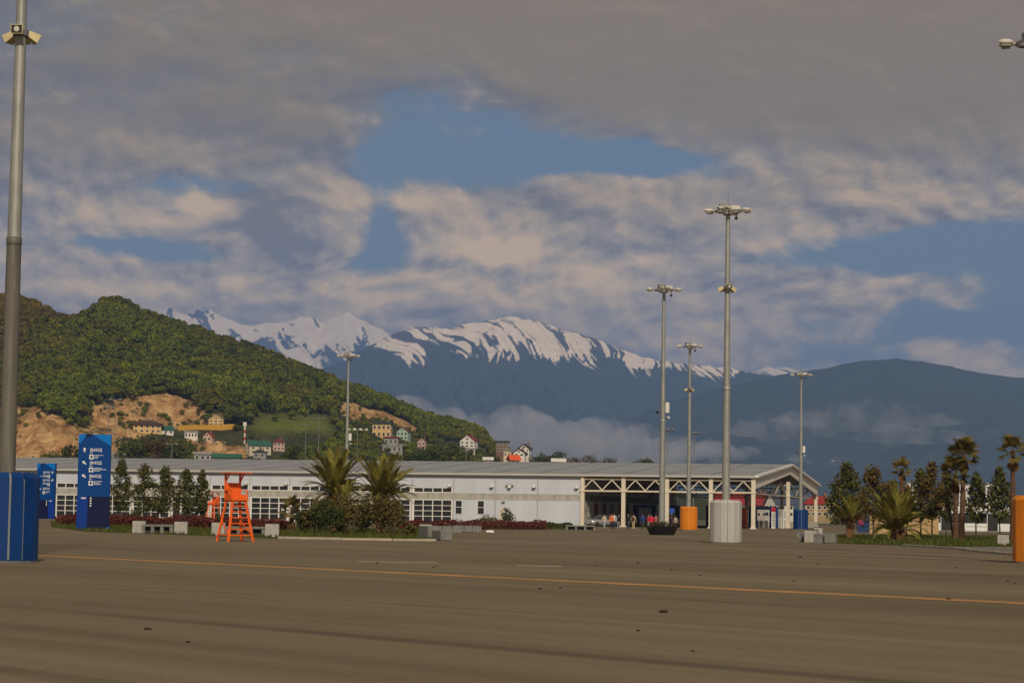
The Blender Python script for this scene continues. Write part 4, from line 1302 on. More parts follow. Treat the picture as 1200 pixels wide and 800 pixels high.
def grass_tufts(poly, n, seed):
    rs = np.random.default_rng(seed)
    q = np.array([[place(px, d).x, place(px, d).y] for px, d in poly])
    lo = q.min(0); hi = q.max(0)
    x = rs.uniform(lo[0], hi[0], n); y = rs.uniform(lo[1], hi[1], n)
    k = in_poly(x, y, [tuple(a) for a in q]); x = x[k]; y = y[k]; n = len(x)
    h = rs.uniform(.10, .26, n); a = rs.uniform(0, 6.28, n); w = rs.uniform(.03, .07, n)
    z0 = np.full(n, .02)
    v = np.stack([np.stack([x - w * np.cos(a), y - w * np.sin(a), z0], 1), np.stack([x + w * np.cos(a), y + w * np.sin(a), z0], 1),
                  np.stack([x + rs.normal(size=n) * .06, y + rs.normal(size=n) * .06, z0 + h], 1)], 1).reshape(-1, 3)
    return v, np.arange(3 * n).reshape(n, 3)
vv = []; ff = []; o_ = 0
for poly, n, sd in ((lawn_l, 26000, 1), (lawn_r, 24000, 2), (strip_m, 4000, 3)):
    v, f = grass_tufts(poly, n, sd); vv.append(v); ff.append(f + o_); o_ += len(v)
tag(link('grass', np_mesh('grass', np.concatenate(vv), np.concatenate(ff), leaf_mat('grass_blades', (.04, .062, .010), (.115, .12, .022), .8, .3))), 'short green and yellowish grass on the lawns', 'grass', None, 'stuff')

def kerb_run(pts, n_lab):
    """each kerb stone its own piece under one kerb"""
    P = [place(px, d) for px, d in pts]
    e = empty('kerb', P[0]); e['kind'] = 'structure'
    stone = MB().bevel_box(0.01, 1.49, -.08, .08, 0, .13, .02).mesh('kerb_stone', KERB)
    for a, b in zip(P[:-1], P[1:]):
        d = b - a; n = max(1, int(d.length / 1.5)); st = d / n
        for k in range(n):
            q = a + st * k
            o = link('kerb_stone', stone, e, (q.x - P[0].x, q.y - P[0].y, random.uniform(-.012, .004)), math.atan2(d.y, d.x) + random.uniform(-.01, .01))
            o.scale = (st.length / 1.5, 1, 1)
kerb_run([(326, 125.2), (400, 123.4), (460, 123.4), (511, 124.8)], 0)
kerb_run([(1058, depth_of(1058, 639.5)), (1120, depth_of(1120, 643.5)), (1150, depth_of(1150, 647)), (1190, depth_of(1190, 651)), (1240, depth_of(1240, 656))], 1)
PATH = mat('paved_path', (0.15, 0.135, 0.11), .9, var=.14, vscale=.8)
ground_poly('path', [(1062, depth_of(1062, 639)), (1120, depth_of(1120, 643)), (1190, depth_of(1190, 650)), (1260, depth_of(1260, 657)), (1290, 139), (1190, depth_of(1190, 640.5)), (1120, depth_of(1120, 640.5))], PATH, .012)

# ================================================================== BENCHES AND CONCRETE PLANTERS
CONC = mat('pale_concrete', (0.35, 0.345, 0.325), .9, var=.13, vscale=2.5, bump=.2, bscale=18)
DCONC = mat('grey_concrete', (0.17, 0.175, 0.17), .9, var=.18, vscale=2.5, bump=.2, bscale=18)
SOIL = mat('planter_soil', (.035, .028, .02), .95)
YUC = leaf_mat('yucca_leaves', (.035, .05, .015), (.09, .10, .03))
def cube_planter(px, d, label, rz=0.0, s=.82, plant=False, rim=True):
    e = empty('concrete_planter', place(px, d), rz, label, 'planter', 'pale cube planters')
    b = s / 2
    MB().bevel_box(-b, b, -b, b, 0, s - .05, .03).build('body', CONC, e)
    MB().box(-b + .05, b - .05, -b + .05, b - .05, s - .05, s + .02).build('soil', SOIL, e)
    if plant:
        v = []; f = []
        for k in range(46):
            a = random.uniform(0, 6.28); t = random.uniform(.1, .9); L = random.uniform(.5, .95)
            dx, dy, dz = math.cos(a) * t, math.sin(a) * t, math.sqrt(1 - t * t * .9)
            px_, py_ = -math.sin(a) * .03, math.cos(a) * .03
            o = len(v); v += [(px_, py_, s), (-px_, -py_, s), (dx * L, dy * L, s + dz * L)]; f.append((o, o + 1, o + 2))
        link('leaves', np_mesh('leaves', np.array(v), np.array(f), YUC), e)
    return e
def slat_bench(px0, px1, d, label, n=3, h=.58, rz=None, m=None):
    p0 = place(px0, d); p1 = place(px1, d)
    e = empty('bench', (p0 + p1) / 2, R(4) if rz is None else rz, label, 'bench', 'grey concrete benches')
    L = (p1 - p0).length; m = m or DCONC
    MB().bevel_box(-L / 2, L / 2, -.3, .3, h - .13, h, .025).build('seat', m, e)
    for k in range(n + 1):
        x = -L / 2 + .12 + k * (L - .24) / n
        MB().bevel_box(x - .11, x + .11, -.27, .27, 0, h - .132, .01).build('leg', m, e)
    MB().box(-L / 2 + .02, L / 2 - .02, .1, .2, .05, h - .14).build('shade_panel', mat('bench_shadow_board', (.06, .06, .06), .9), e)  # shade under the seat, put into the colour of a dark board
    return e
cube_planter(163, 141, 'pale concrete cube planter at the pylon end of the first grey bench', R(5))
slat_bench(166, 203, 140.2, 'grey concrete bench on three bays between two pale cubes, near the blue pylon')
cube_planter(212.2, 139.5, 'pale concrete cube planter between the two grey benches, nearer the pylon', R(3))
cube_planter(256, 136, 'pale concrete cube planter with spiky plant behind the lifeguard chair', R(4), plant=True)
slat_bench(263, 311, 134, 'grey concrete bench behind the orange lifeguard chair')
cube_planter(318.8, 131.5, 'pale concrete cube planter at the lawn corner by the bushes', R(4))
cube_planter(498, 150, 'pale concrete cube planter at the far end of the palm lawn', R(10))
def block(px, d, w, dp, h, label, rz=0.0, m=None, n=1):
    e = empty('concrete_block', place(px, d), rz, label, 'concrete block', 'low grey concrete seat blocks')
    for k in range(n):
        MB().bevel_box(-w / 2 + k * w / n + .01, -w / 2 + (k + 1) * w / n - .01, -dp / 2, dp / 2, .03, h, .03).build('slab', m or DCONC, e)
    MB().box(-w / 2 + .06, w / 2 - .06, -dp / 2 + .05, dp / 2 - .05, 0, .03).build('foot', SEAM, e)
    return e
block(503.5, 134, .82, 1.6, .78, 'grey concrete seat block behind the corner block of the palm lawn', R(22))
block(518, 127.5, .74, 1.5, .58, 'grey concrete seat block on the corner of the palm lawn kerb', R(22))
block(524, 172, 2.2, .7, .55, 'long grey concrete seat block beyond the palm lawn, first of a row', R(4), None, 3)
block(543.5, 180, 1.7, .7, .55, 'long grey concrete seat block beyond the palm lawn, middle of a row', R(4), None, 2)
block(558.5, 178, .75, .7, .55, 'single grey concrete seat block at the hall end of a row', R(4))
slat_bench(662.5, 697.5, 221, 'grey concrete bench far out in front of the canopy corner', 3, .5)
cube_planter(951, 147, 'pale concrete cube planter between grey seat blocks at the lawn corner', R(-20))
slat_bench(938, 946.5, 148, 'short grey bench end on the mast side of a cube planter', 2, .62, R(-25))
slat_bench(954, 968, 143.5, 'grey slatted bench between cube planter and the right lawn', 3, .6, R(-20))
block(973.5, 143, .72, .7, .6, 'grey concrete block ending the bench on the right lawn edge', R(-20))
cube_planter(959, 200, 'farther pale concrete cube planter with dark soil near the hall gable', R(-10), .75)
block(942, 168, 1.2, .7, .5, 'grey concrete block behind the short bench near the blue mast box', R(-10))
cube_planter(1175.6, 143.5, 'pale concrete cube planter on the lawn beside the orange box', R(-12), .74)
# white scraps lying by the hedge
for px, d, s_, lab in ((571.5, 186, .14, 'small white scrap lying on asphalt near the single grey block'), (576, 183, .2, 'upright white scrap of paper on the asphalt by the red hedge')):
    m = MB(); q = [(random.uniform(-1, 1) * s_, random.uniform(-.6, .6) * s_, random.uniform(0.15, 1.4) * s_) for _ in range(9)] + [(-s_, -s_ * .5, 0), (s_, -s_ * .5, 0), (0, s_ * .6, 0)]
    bm = bmesh.new()
    for c in q: bm.verts.new(c)
    bmesh.ops.convex_hull(bm, input=bm.verts)
    me = bpy.data.meshes.new('litter'); bm.to_mesh(me); bm.free(); me.materials.append(FRAMEW)
    tag(link('litter', me, None, place(px, d)), lab, 'litter')
# clods on the asphalt
CLOD = mat('dark_clod', (.03, .022, .015), .95, var=.2, vscale=9)
clods = [(778, 717.5, .09), (633, 690, .06), (657, 689, .05), (747, 660, .06), (938, 653, .09), (957, 661, .05), (787, 668, .06), (821, 674, .05), (930, 681, .05), (900, 684, .04), (1112, 702, .06), (664, 666, .04), (698, 663, .05),
         (442, 660, .07), (508, 665, .06), (512, 663, .05), (1181, 681, .06), (1190, 683, .05), (1120, 665, .06), (812, 763, .03), (173, 737.5, .06), (220, 752.5, .04), (14, 657, .09), (748, 739, .04)]
clod_protos = []
for k in range(3):
    bm = bmesh.new(); bmesh.ops.create_icosphere(bm, subdivisions=2, radius=1)
    for v in bm.verts:
        v.co *= 1 + .45 * fbm(v.co.x * 1.4 + k * 7, v.co.y * 1.4, v.co.z * 1.4); v.co.z = max(v.co.z * .55, -.25)
    me = bpy.data.meshes.new('dirt_clod'); bm.to_mesh(me); bm.free(); me.materials.append(CLOD); clod_protos.append(me)
for i, (px, py, s_) in enumerate(clods):
    d = depth_of(px, py)
    o = tag(link('dirt_clod', clod_protos[i % 3], None, place(px, d) + Vector((0, 0, s_ * .22)), random.uniform(0, 6)), 'small dark clod of dirt lying on the asphalt', 'dirt clod', 'dirt clods scattered over the asphalt')
    s_ *= .6
    o.scale = (s_ * 1.5, s_, s_)
# a patch of pale worn paint
for (px, py, L_) in ((466, 658.5, 2.6), (632, 663, 1.4)):
    d = depth_of(px, py); p = place(px, d)
    MB_ = MB(); MB_.add([(p.x - L_ / 2, p.y - .5, .006), (p.x + L_ / 2, p.y - .6, .006), (p.x + L_ / 2, p.y + .5, .006), (p.x - L_ / 2, p.y + .6, .006)], [(0, 1, 2, 3)])
    tag(MB_.build('paint_patch', mat('worn_pale_paint', (.34, .28, .2), .9, var=.2)), kind='structure')

# ================================================================== PLANTS
BARK = mat('grey_bark', (.075, .06, .045), .95, var=.25, vscale=6, bump=.5, bscale=14)
PBARK = mat('palm_bark', (.16, .085, .05), .95, color2=(.06, .035, .022), vscale=5, bump=.8, bscale=10)
def hedge(name, pts, w, h, n, m, label, cat='hedge', size=.10, z0=.02):
    P = [place(px, d) for px, d in pts]
    seg = [(a, b, (b - a).length) for a, b in zip(P[:-1], P[1:])]
    tot = sum(s_[2] for s_ in seg)
    rs = np.random.default_rng(len(pts) * 31 + n)
    C = []
    for a, b, L in seg:
        k = int(n * L / tot)
        t = rs.uniform(0, 1, k); q = rs.uniform(-1, 1, k)
        x = a.x + (b.x - a.x) * t; y = a.y + (b.y - a.y) * t + q * w / 2
        top = h * (0.80 + .35 * np_fbm(x / 1.3, y / 1.3, 71, 3)) * np.sqrt(np.clip(1 - .55 * q * q, .2, 1))
        z = top * (1 - rs.uniform(0, 1, k) ** 2.2 * .95)
        C.append(np.stack([x, y, z + z0], 1))
    C = np.concatenate(C)
    o = P[0]
    v, f = leaf_quads(C - np.array([o.x, o.y, 0]), size, rs=rs)
    e = empty(name, o, 0, label, cat)
    link('foliage', np_mesh('foliage', v, f, m), e)
    st = MB()
    for a, b, L in seg:
        for k in range(max(2, int(L / 1.2))):
            q = a.lerp(b, (k + .5) / max(2, int(L / 1.2))) - o
            st.tube((q.x, q.y, 0), (q.x + random.uniform(-.1, .1), q.y, h * .7), .03, .012, 5)
    st.build('stems', BARK, e)
    return e
RED = leaf_mat('barberry_leaves', (.055, .012, .010), (.17, .045, .03), 1.0, .2)
hedge('red_hedge', [(70, 196), (160, 187), (250, 178), (335, 170)], 5.0, 1.05, 15000, RED, 'dark red barberry hedge between the small trees and the benches')
hedge('red_hedge', [(462, 190), (520, 205), (600, 216), (640, 226)], 5.0, 1.0, 9000, RED, 'dark red barberry hedge in front of the plain white hall wall')
GHEDGE = leaf_mat('green_hedge_leaves', (.03, .045, .012), (.09, .105, .025), 1.0, .25)
hedge('green_hedge', [(606, 236), (640, 238), (671, 240)], 2.5, .7, 2600, GHEDGE, 'low ragged green hedge at the foot of the white hall wall')

def shrub(px, d, w, h, m, label, n=700, size=.11, name='shrub', seed=0, group=None):
    rs = np.random.default_rng(seed + int(px * 7))
    e = empty(name, place(px, d), 0, label, 'shrub', group)
    lob = rs.normal(size=(7, 3)); lob /= np.linalg.norm(lob, axis=1)[:, None]; lob *= np.array([w * .28, w * .28, h * .2]); lob[:, 2] += h * .55
    C = []; 
    for i in range(n):
        c = lob[rs.integers(7)]; dd = rs.normal(size=3); dd /= np.linalg.norm(dd)
        q = c + dd * np.array([w * .27, w * .27, h * .30]) * rs.uniform(.5, 1.1)
        q[2] = max(q[2], .05); C.append(q)
    v, f = leaf_quads(np.array(C), size, rs=rs)
    link('foliage', np_mesh('foliage', v, f, m), e)
    st = MB()
    for k in range(7):
        a = rs.uniform(0, 6.28); st.tube((0, 0, -.02), (math.cos(a) * w * .28, math.sin(a) * w * .28, h * .7), .04, .012, 5)
    st.build('stems', BARK, e)
    return e
BRG = leaf_mat('bronze_leaves', (0.0588, 0.0504, 0.0168), (0.1848, 0.1428, 0.0420), 1.4, .25)
DKG = leaf_mat('dark_green_leaves', (0.0252, 0.0392, 0.0126), (0.0840, 0.0980, 0.0252), 1.4, .2)
OLV = leaf_mat('olive_leaves', (0.0600, 0.0600, 0.0168), (0.1800, 0.1560, 0.0480), 1.4, .25)
for i, (px, d, w, h, m, lab) in enumerate([
    (352, 158, 1.5, 1.5, DKG, 'small dark bush with long blades at the red hedge end of the palm group'),
    (368, 157, 2.3, 2.6, BRG, 'bronze green bush under the small fan palm'),
    (383, 153, 2.0, 2.3, DKG, 'dark bush in front of the first date palm, beside the bronze one'),
    (397, 156, 2.2, 2.7, BRG, 'tall bronze bush right in front of the first date palm'),
    (412, 154, 2.1, 2.5, BRG, 'rounded bronze bush in the middle between the two date palms'),
    (426, 157, 2.0, 2.2, DKG, 'dark bush leaning toward the second date palm'),
    (446, 154, 2.4, 2.9, BRG, 'big bronze bush hiding the foot of the second date palm'),
    (460, 158, 1.8, 2.5, OLV, 'olive bush on the block side of the second date palm')]):
    shrub(px, d, w * 1.1, h, m, lab, 1900, .10, seed=i)
shrub(572, 232, 2.2, 1.5, OLV, 'small olive bush at the hall wall beneath the second tall window', 400)
shrub(593, 230, 2.0, 2.2, DKG, 'rounded green bush beside the beige service door', 500)
shrub(157, 195, 2.0, 1.5, DKG, 'small green bush at the foot of the row of small trees', 380)
shrub(480, 152, 1.1, .8, OLV, 'yellowish low bush beside the pale cube planter of the palm lawn', 200)

def oval_tree(px, d, h, w, m, label, n=2200, trunk=.26, seed=0, size=.15, group='clipped evergreen trees', name='evergreen_tree', tip=.0):
    rs = np.random.default_rng(seed * 17 + int(px))
    e = empty(name, place(px, d), rs.uniform(0, 6), label, 'tree', group)
    z0 = h * trunk
    tr = MB(); tr.tube((0, 0, -.05), (.05, .02, z0), .075, .055, 7); tr.tube((.05, .02, z0), (0, 0, h * .92), .055, .012, 6)
    for k in range(16):
        a = k * 2.4; zz = z0 + (h - z0) * (.05 + .8 * k / 16); L = w * .42 * math.sin(math.pi * min(1, .25 + .75 * k / 16)) + .1
        tr.tube((0, 0, zz), (math.cos(a) * L, math.sin(a) * L, zz + L * .6), .025, .006, 4)
    tr.build('trunk', BARK, e)
    # crown: leafy twig clumps inside an uneven oval
    nc = 70; C = []
    for k in range(nc):
        t = (k + rs.uniform(0, 1)) / nc
        prof = (math.sin(math.pi * min(1, t ** .75 * .98 + .04)) ** .75) * (1 - .25 * t)
        a = rs.uniform(0, 6.28); rr = w * .5 * prof * rs.uniform(.35, 1.05)
        C.append((math.cos(a) * rr, math.sin(a) * rr, z0 + (h - z0) * t + rs.uniform(-.15, .15), w * rs.uniform(.10, .19)))
    C = np.array(C)
    idx = rs.integers(0, nc, n)
    dd = rs.normal(size=(n, 3)); dd /= np.linalg.norm(dd, axis=1)[:, None]
    P = C[idx, :3] + dd * C[idx, 3:4] * rs.uniform(.5, 1.1, (n, 1))
    v, f = leaf_quads(P, size, rs=rs, aspect=.55)
    link('crown', np_mesh('crown', v, f, m), e)
    return e
EVG = leaf_mat('evergreen_leaves', (0.0342, 0.0454, 0.0135), (0.1340, 0.1278, 0.0304), 1.2, .18)
EVB = leaf_mat('rusty_evergreen_leaves', (0.0486, 0.0421, 0.0145), (0.1782, 0.1216, 0.0324), 1.2, .2)
for i, (px, h, w, lab) in enumerate([(141, 5.4, 1.8, 'slim loose evergreen tree, the one closest to the blue pylon'), (168, 5.0, 2.1, 'evergreen tree of the row, second from the blue pylon'),
                                     (192.5, 4.8, 2.25, 'fullest evergreen tree in the middle of the row'), (217, 4.7, 1.9, 'evergreen tree of the row, second from the distant lifeguard chair'),
                                     (235.5, 4.6, 1.4, 'smallest evergreen tree, the one closest to the distant lifeguard chair')]):
    oval_tree(px, 205, h + .35, w * 1.25, EVG, lab, 2200, .24, i, .12, 'row of small evergreen trees before the hall')
for i, (px, d, h, w, m, lab, n) in enumerate([
    (992, 178, 5.6, 3.3, EVG, 'tall dark evergreen tree nearest the hall gable', 2600), (1023, 182, 5.5, 3.6, EVB, 'rusty brown evergreen tree behind the low date palms', 2600),
    (1046, 205, 5.0, 2.8, EVG, 'dark evergreen tree beside the single fan palm trunk', 1500), (1079, 190, 5.6, 2.6, EVG, 'slim evergreen tree between the single fan palm and a spiky topped one', 1500),
    (1092, 186, 6.2, 2.6, EVB, 'tall spiky topped evergreen tree beside the twin fan palm', 1700), (1109, 192, 5.6, 1.9, EVG, 'evergreen tree right behind the twin fan palm', 1500),
    (1144, 180, 5.3, 1.9, EVG, 'slim clipped evergreen tree in front of the bus windows', 1700), (1172, 178, 5.6, 2.1, EVG, 'clipped evergreen tree behind the pale cube planter by the orange box', 1900),
    (1062, 212, 4.6, 2.0, EVB, 'small rusty evergreen tree behind the single fan palm', 1200)]):
    oval_tree(px, d, h, w, m, lab, n, .30, 20 + i, .14, 'evergreen trees on the right lawn')

# ---- date palms: every frond a piece of its own
def frond_mesh(L, droop, seed, m, leaflet=.46, dens=52, width=.026):
    rs = random.Random(seed)
    v = []; f = []
    pts = []
    for i in range(dens + 1):
        t = i / dens
        pts.append(Vector((L * (t - .18 * droop * t * t), 0, L * (.34 * t - .42 * droop * t ** 2.2))))
    for i in range(dens):
        a, b = pts[i], pts[i + 1]; w = .035 * (1 - i / dens) + .008
        o = len(v); v += [a + Vector((0, -w, 0)), a + Vector((0, w, 0)), b + Vector((0, w, 0)), b + Vector((0, -w, 0))]; f.append((o, o + 1, o + 2, o + 3))
        t = i / dens
        if t > .12:
            ll = leaflet * (math.sin(math.pi * min(1, .12 + t * .86)) ** .7) * rs.uniform(.8, 1.1)
            tang = (b - a).normalized()
            for s_ in (-1, 1):
                d = (tang * .75 + Vector((0, s_, .28))).normalized() * ll
                o = len(v); v += [a - tang * width, a + tang * width, a + d + Vector((0, 0, -.10 * ll))]; v.append(a + d * .5 + tang * width * 1.6)
                f.append((o, o + 1, o + 3, o + 2))
    me = np_mesh('frond', np.array([tuple(p) for p in v]), np.array(f), m)
    return me
DATE = leaf_mat('date_palm_leaves', (0.0745, 0.0881, 0.0194), (0.2857, 0.2462, 0.0428), .8, .3)
DATEB = leaf_mat('dry_palm_leaves', (.11, .055, .016), (.26, .14, .045), .8, .3)
FR = [frond_mesh(3.7, .55, 1, DATE), frond_mesh(3.6, .95, 2, DATE), frond_mesh(3.2, 1.3, 3, DATE)]
FRD = [frond_mesh(2.6, 1.1, 4, DATEB)]
FRS = [frond_mesh(2.4, .55, 5, DATE, .36, 26), frond_mesh(2.1, .9, 6, DATEB, .34, 26)]
def date_palm(px, d, th, tr, label, nf=46, scale=1.0, small=False, seed=0, dry=8):
    rs = random.Random(seed)
    e = empty('date_palm', place(px, d), rs.uniform(0, 6), label, 'palm', 'date palms')
    t = MB()
    prof = [(tr * 1.15, -.02), (tr, .15)]
    n = max(3, int(th / .22))
    for k in range(n):
        z = .15 + (th - .15) * k / n
        prof += [(tr * 1.06, z + .02), (tr * .9, z + (th - .15) / n - .02)]
    prof += [(tr * 1.2, th), (tr * .9, th + .35), (tr * .3, th + .5)]
    t.lathe(prof, 12)
    for k in range(60):     # stubs of cut fronds
        a = k * 2.4; z = th * (.55 + .45 * k / 60) + .15
        t.bar((math.cos(a) * tr * .8, math.sin(a) * tr * .8, z), (math.cos(a) * tr * 1.45, math.sin(a) * tr * 1.45, z + .22), .1, .04)
    t.build('trunk', PBARK, e)
    for k in range(nf):
        q = k / nf
        pool = FRS if small else FR
        me = pool[0 if (q < .5 or len(pool) < 2) else (1 if q < .8 or len(pool) < 3 else 2)]
        o = link('frond', me, e, (0, 0, th + .35 - .25 * q))
        el = 80 - 62 * q ** .9 + rs.uniform(-10, 10)
        o.rotation_euler = Euler((rs.uniform(-.3, .3), -R(el - 18), k * 2.39996 + rs.uniform(-.25, .25)), 'XYZ')
        s_ = scale * rs.uniform(.82, 1.1); o.scale = (s_, s_, s_)
    for k in range(dry):
        o = link('dry_frond', FRD[0], e, (0, 0, th + .1)); a = rs.uniform(0, 6.28)
        o.rotation_euler = Euler((0, -R(rs.uniform(-35, 45)), a), 'XYZ'); s_ = .75 * scale * rs.uniform(.8, 1.1); o.scale = (s_, s_, s_)
    return e
date_palm(392, 168, 2.6, .36, 'large bushy date palm with dark upright fronds, in front of the slender mast', 64, 1.05, seed=3)
date_palm(446, 165, 2.3, .38, 'large bushy date palm with orange dry fronds around its trunk', 66, 1.05, seed=8, dry=16)
date_palm(1050, 163, .5, .34, 'low wide date palm without visible trunk in front of the single fan palm', 60, 1.05, seed=12, dry=10)
date_palm(997, 172, 1.0, .22, 'small date palm in front of the tree nearest the hall gable', 34, 1.0, True, seed=15, dry=2)
date_palm(402, 160, 1.9, .2, 'small yellowish palm squeezed between the bronze bushes', 26, .85, True, seed=21, dry=4)

# ---- fan palms
def fan_mesh(rad, seed, m, n=22):
    rs = random.Random(seed)
    v = []; f = []
    v += [(0, -.02, 0), (0, .02, 0), (.9, .015, .12), (.9, -.015, .12)]; f.append((0, 1, 2, 3))
    for k in range(n):
        a = R(-118 + 236 * k / (n - 1)); r = rad * rs.uniform(.82, 1.05) * (1 - .15 * abs(a) / 2)
        dv = Vector((math.cos(a), math.sin(a), .0)); pv = Vector((-math.sin(a), math.cos(a), 0))
        b = Vector((.9, 0, .12)); o = len(v)
        mid = b + dv * r * .55 + Vector((0, 0, .06)); tip = b + dv * r + Vector((0, 0, -.28 * r * rs.uniform(.3, 1.2)))
        v += [tuple(b), tuple(mid - pv * .065), tuple(tip), tuple(mid + pv * .065)]; f.append((o, o + 1, o + 2, o + 3))
    return np_mesh('fan_leaf', np.array([tuple(q) for q in v]), np.array(f), m)
FANG = leaf_mat('fan_palm_leaves', (0.0788, 0.0788, 0.0227), (0.2450, 0.1837, 0.0490), .8, .3)
FAN = [fan_mesh(.95, 1, FANG), fan_mesh(.85, 2, FANG)]
FAND = [fan_mesh(.75, 3, DATEB)]
def fan_trunk(mb, a, b, r0, r1, seed):
    rs = random.Random(seed)
    a = Vector(a); b = Vector(b); n = 26
    for k in range(n):
        p = a.lerp(b, k / n); q = a.lerp(b, (k + 1) / n)
        r = r0 + (r1 - r0) * (k / n) ** .6
        mb.tube(p, q, r * 1.1, r * .95, 9)
        for j in range(3):
            t = rs.uniform(0, 6.28)
            mb.bar(p + Vector((math.cos(t) * r * .8, math.sin(t) * r * .8, 0)), p + Vector((math.cos(t) * r * 1.35, math.sin(t) * r * 1.35, .12)), .07, .03)
def fan_palm(px, d, heads, label, nl=26, seed=0, leaf=1.0, low=False):
    """heads: list of (dx at the foot, dx at the top, height)"""
    rs = random.Random(seed)
    e = empty('fan_palm', place(px, d), 0, label, 'palm', 'fan palms')
    for (x0, x1, h) in heads:
        t = MB(); fan_trunk(t, (x0, 0, -.02), (x1, .1, h), .26 if not low else .12, .15 if not low else .09, seed + int(h * 10))
        t.build('trunk', PBARK, e)
        for k in range(nl):
            q = k / nl
            o = link('fan_leaf', FAN[k % 2], e, (x1, .1, h - .05 - .35 * q))
            o.rotation_euler = Euler((rs.uniform(-.4, .4), -R(75 - 105 * q + rs.uniform(-10, 10)), k * 2.39996 + rs.uniform(-.3, .3)), 'XYZ')
            s_ = leaf * rs.uniform(.8, 1.1) * (1 - .1 * q); o.scale = (s_, s_, s_)
        for k in range(9):
            o = link('dry_leaf', FAND[0], e, (x1, .1, h - rs.uniform(.3, .8))); o.rotation_euler = Euler((rs.uniform(-.6, .6), -R(rs.uniform(-94, -62)), k * .7 + rs.uniform(0, .5)), 'XYZ')
            o.scale = (rs.uniform(.4, .72) * leaf,) * 3
    return e
fan_palm(1124, 177, [(-.25, -.30, 5.3), (.18, .42, 6.8)], 'twin trunked fan palm with shaggy brown trunks and two crowns', 24, 3, 1.06)
fan_palm(1057, 190, [(0, .0, 5.9)], 'single fan palm with slim brown trunk rising above the low date palm', 20, 5, .72)
fan_palm(1187, 168, [(0, .05, 6.9)], 'tall fan palm with slim trunk behind the orange mast box', 16, 7, 1.0)
fan_palm(341, 166, [(0, 0, 1.7)], 'little pale green fan palm on the red hedge side of the date palms', 18, 9, .72, True)
fan_palm(1118, 178.5, [(0, -.55, 3.4)], 'short leaning fan palm at the foot of the twin trunked one', 14, 11, .55, True)

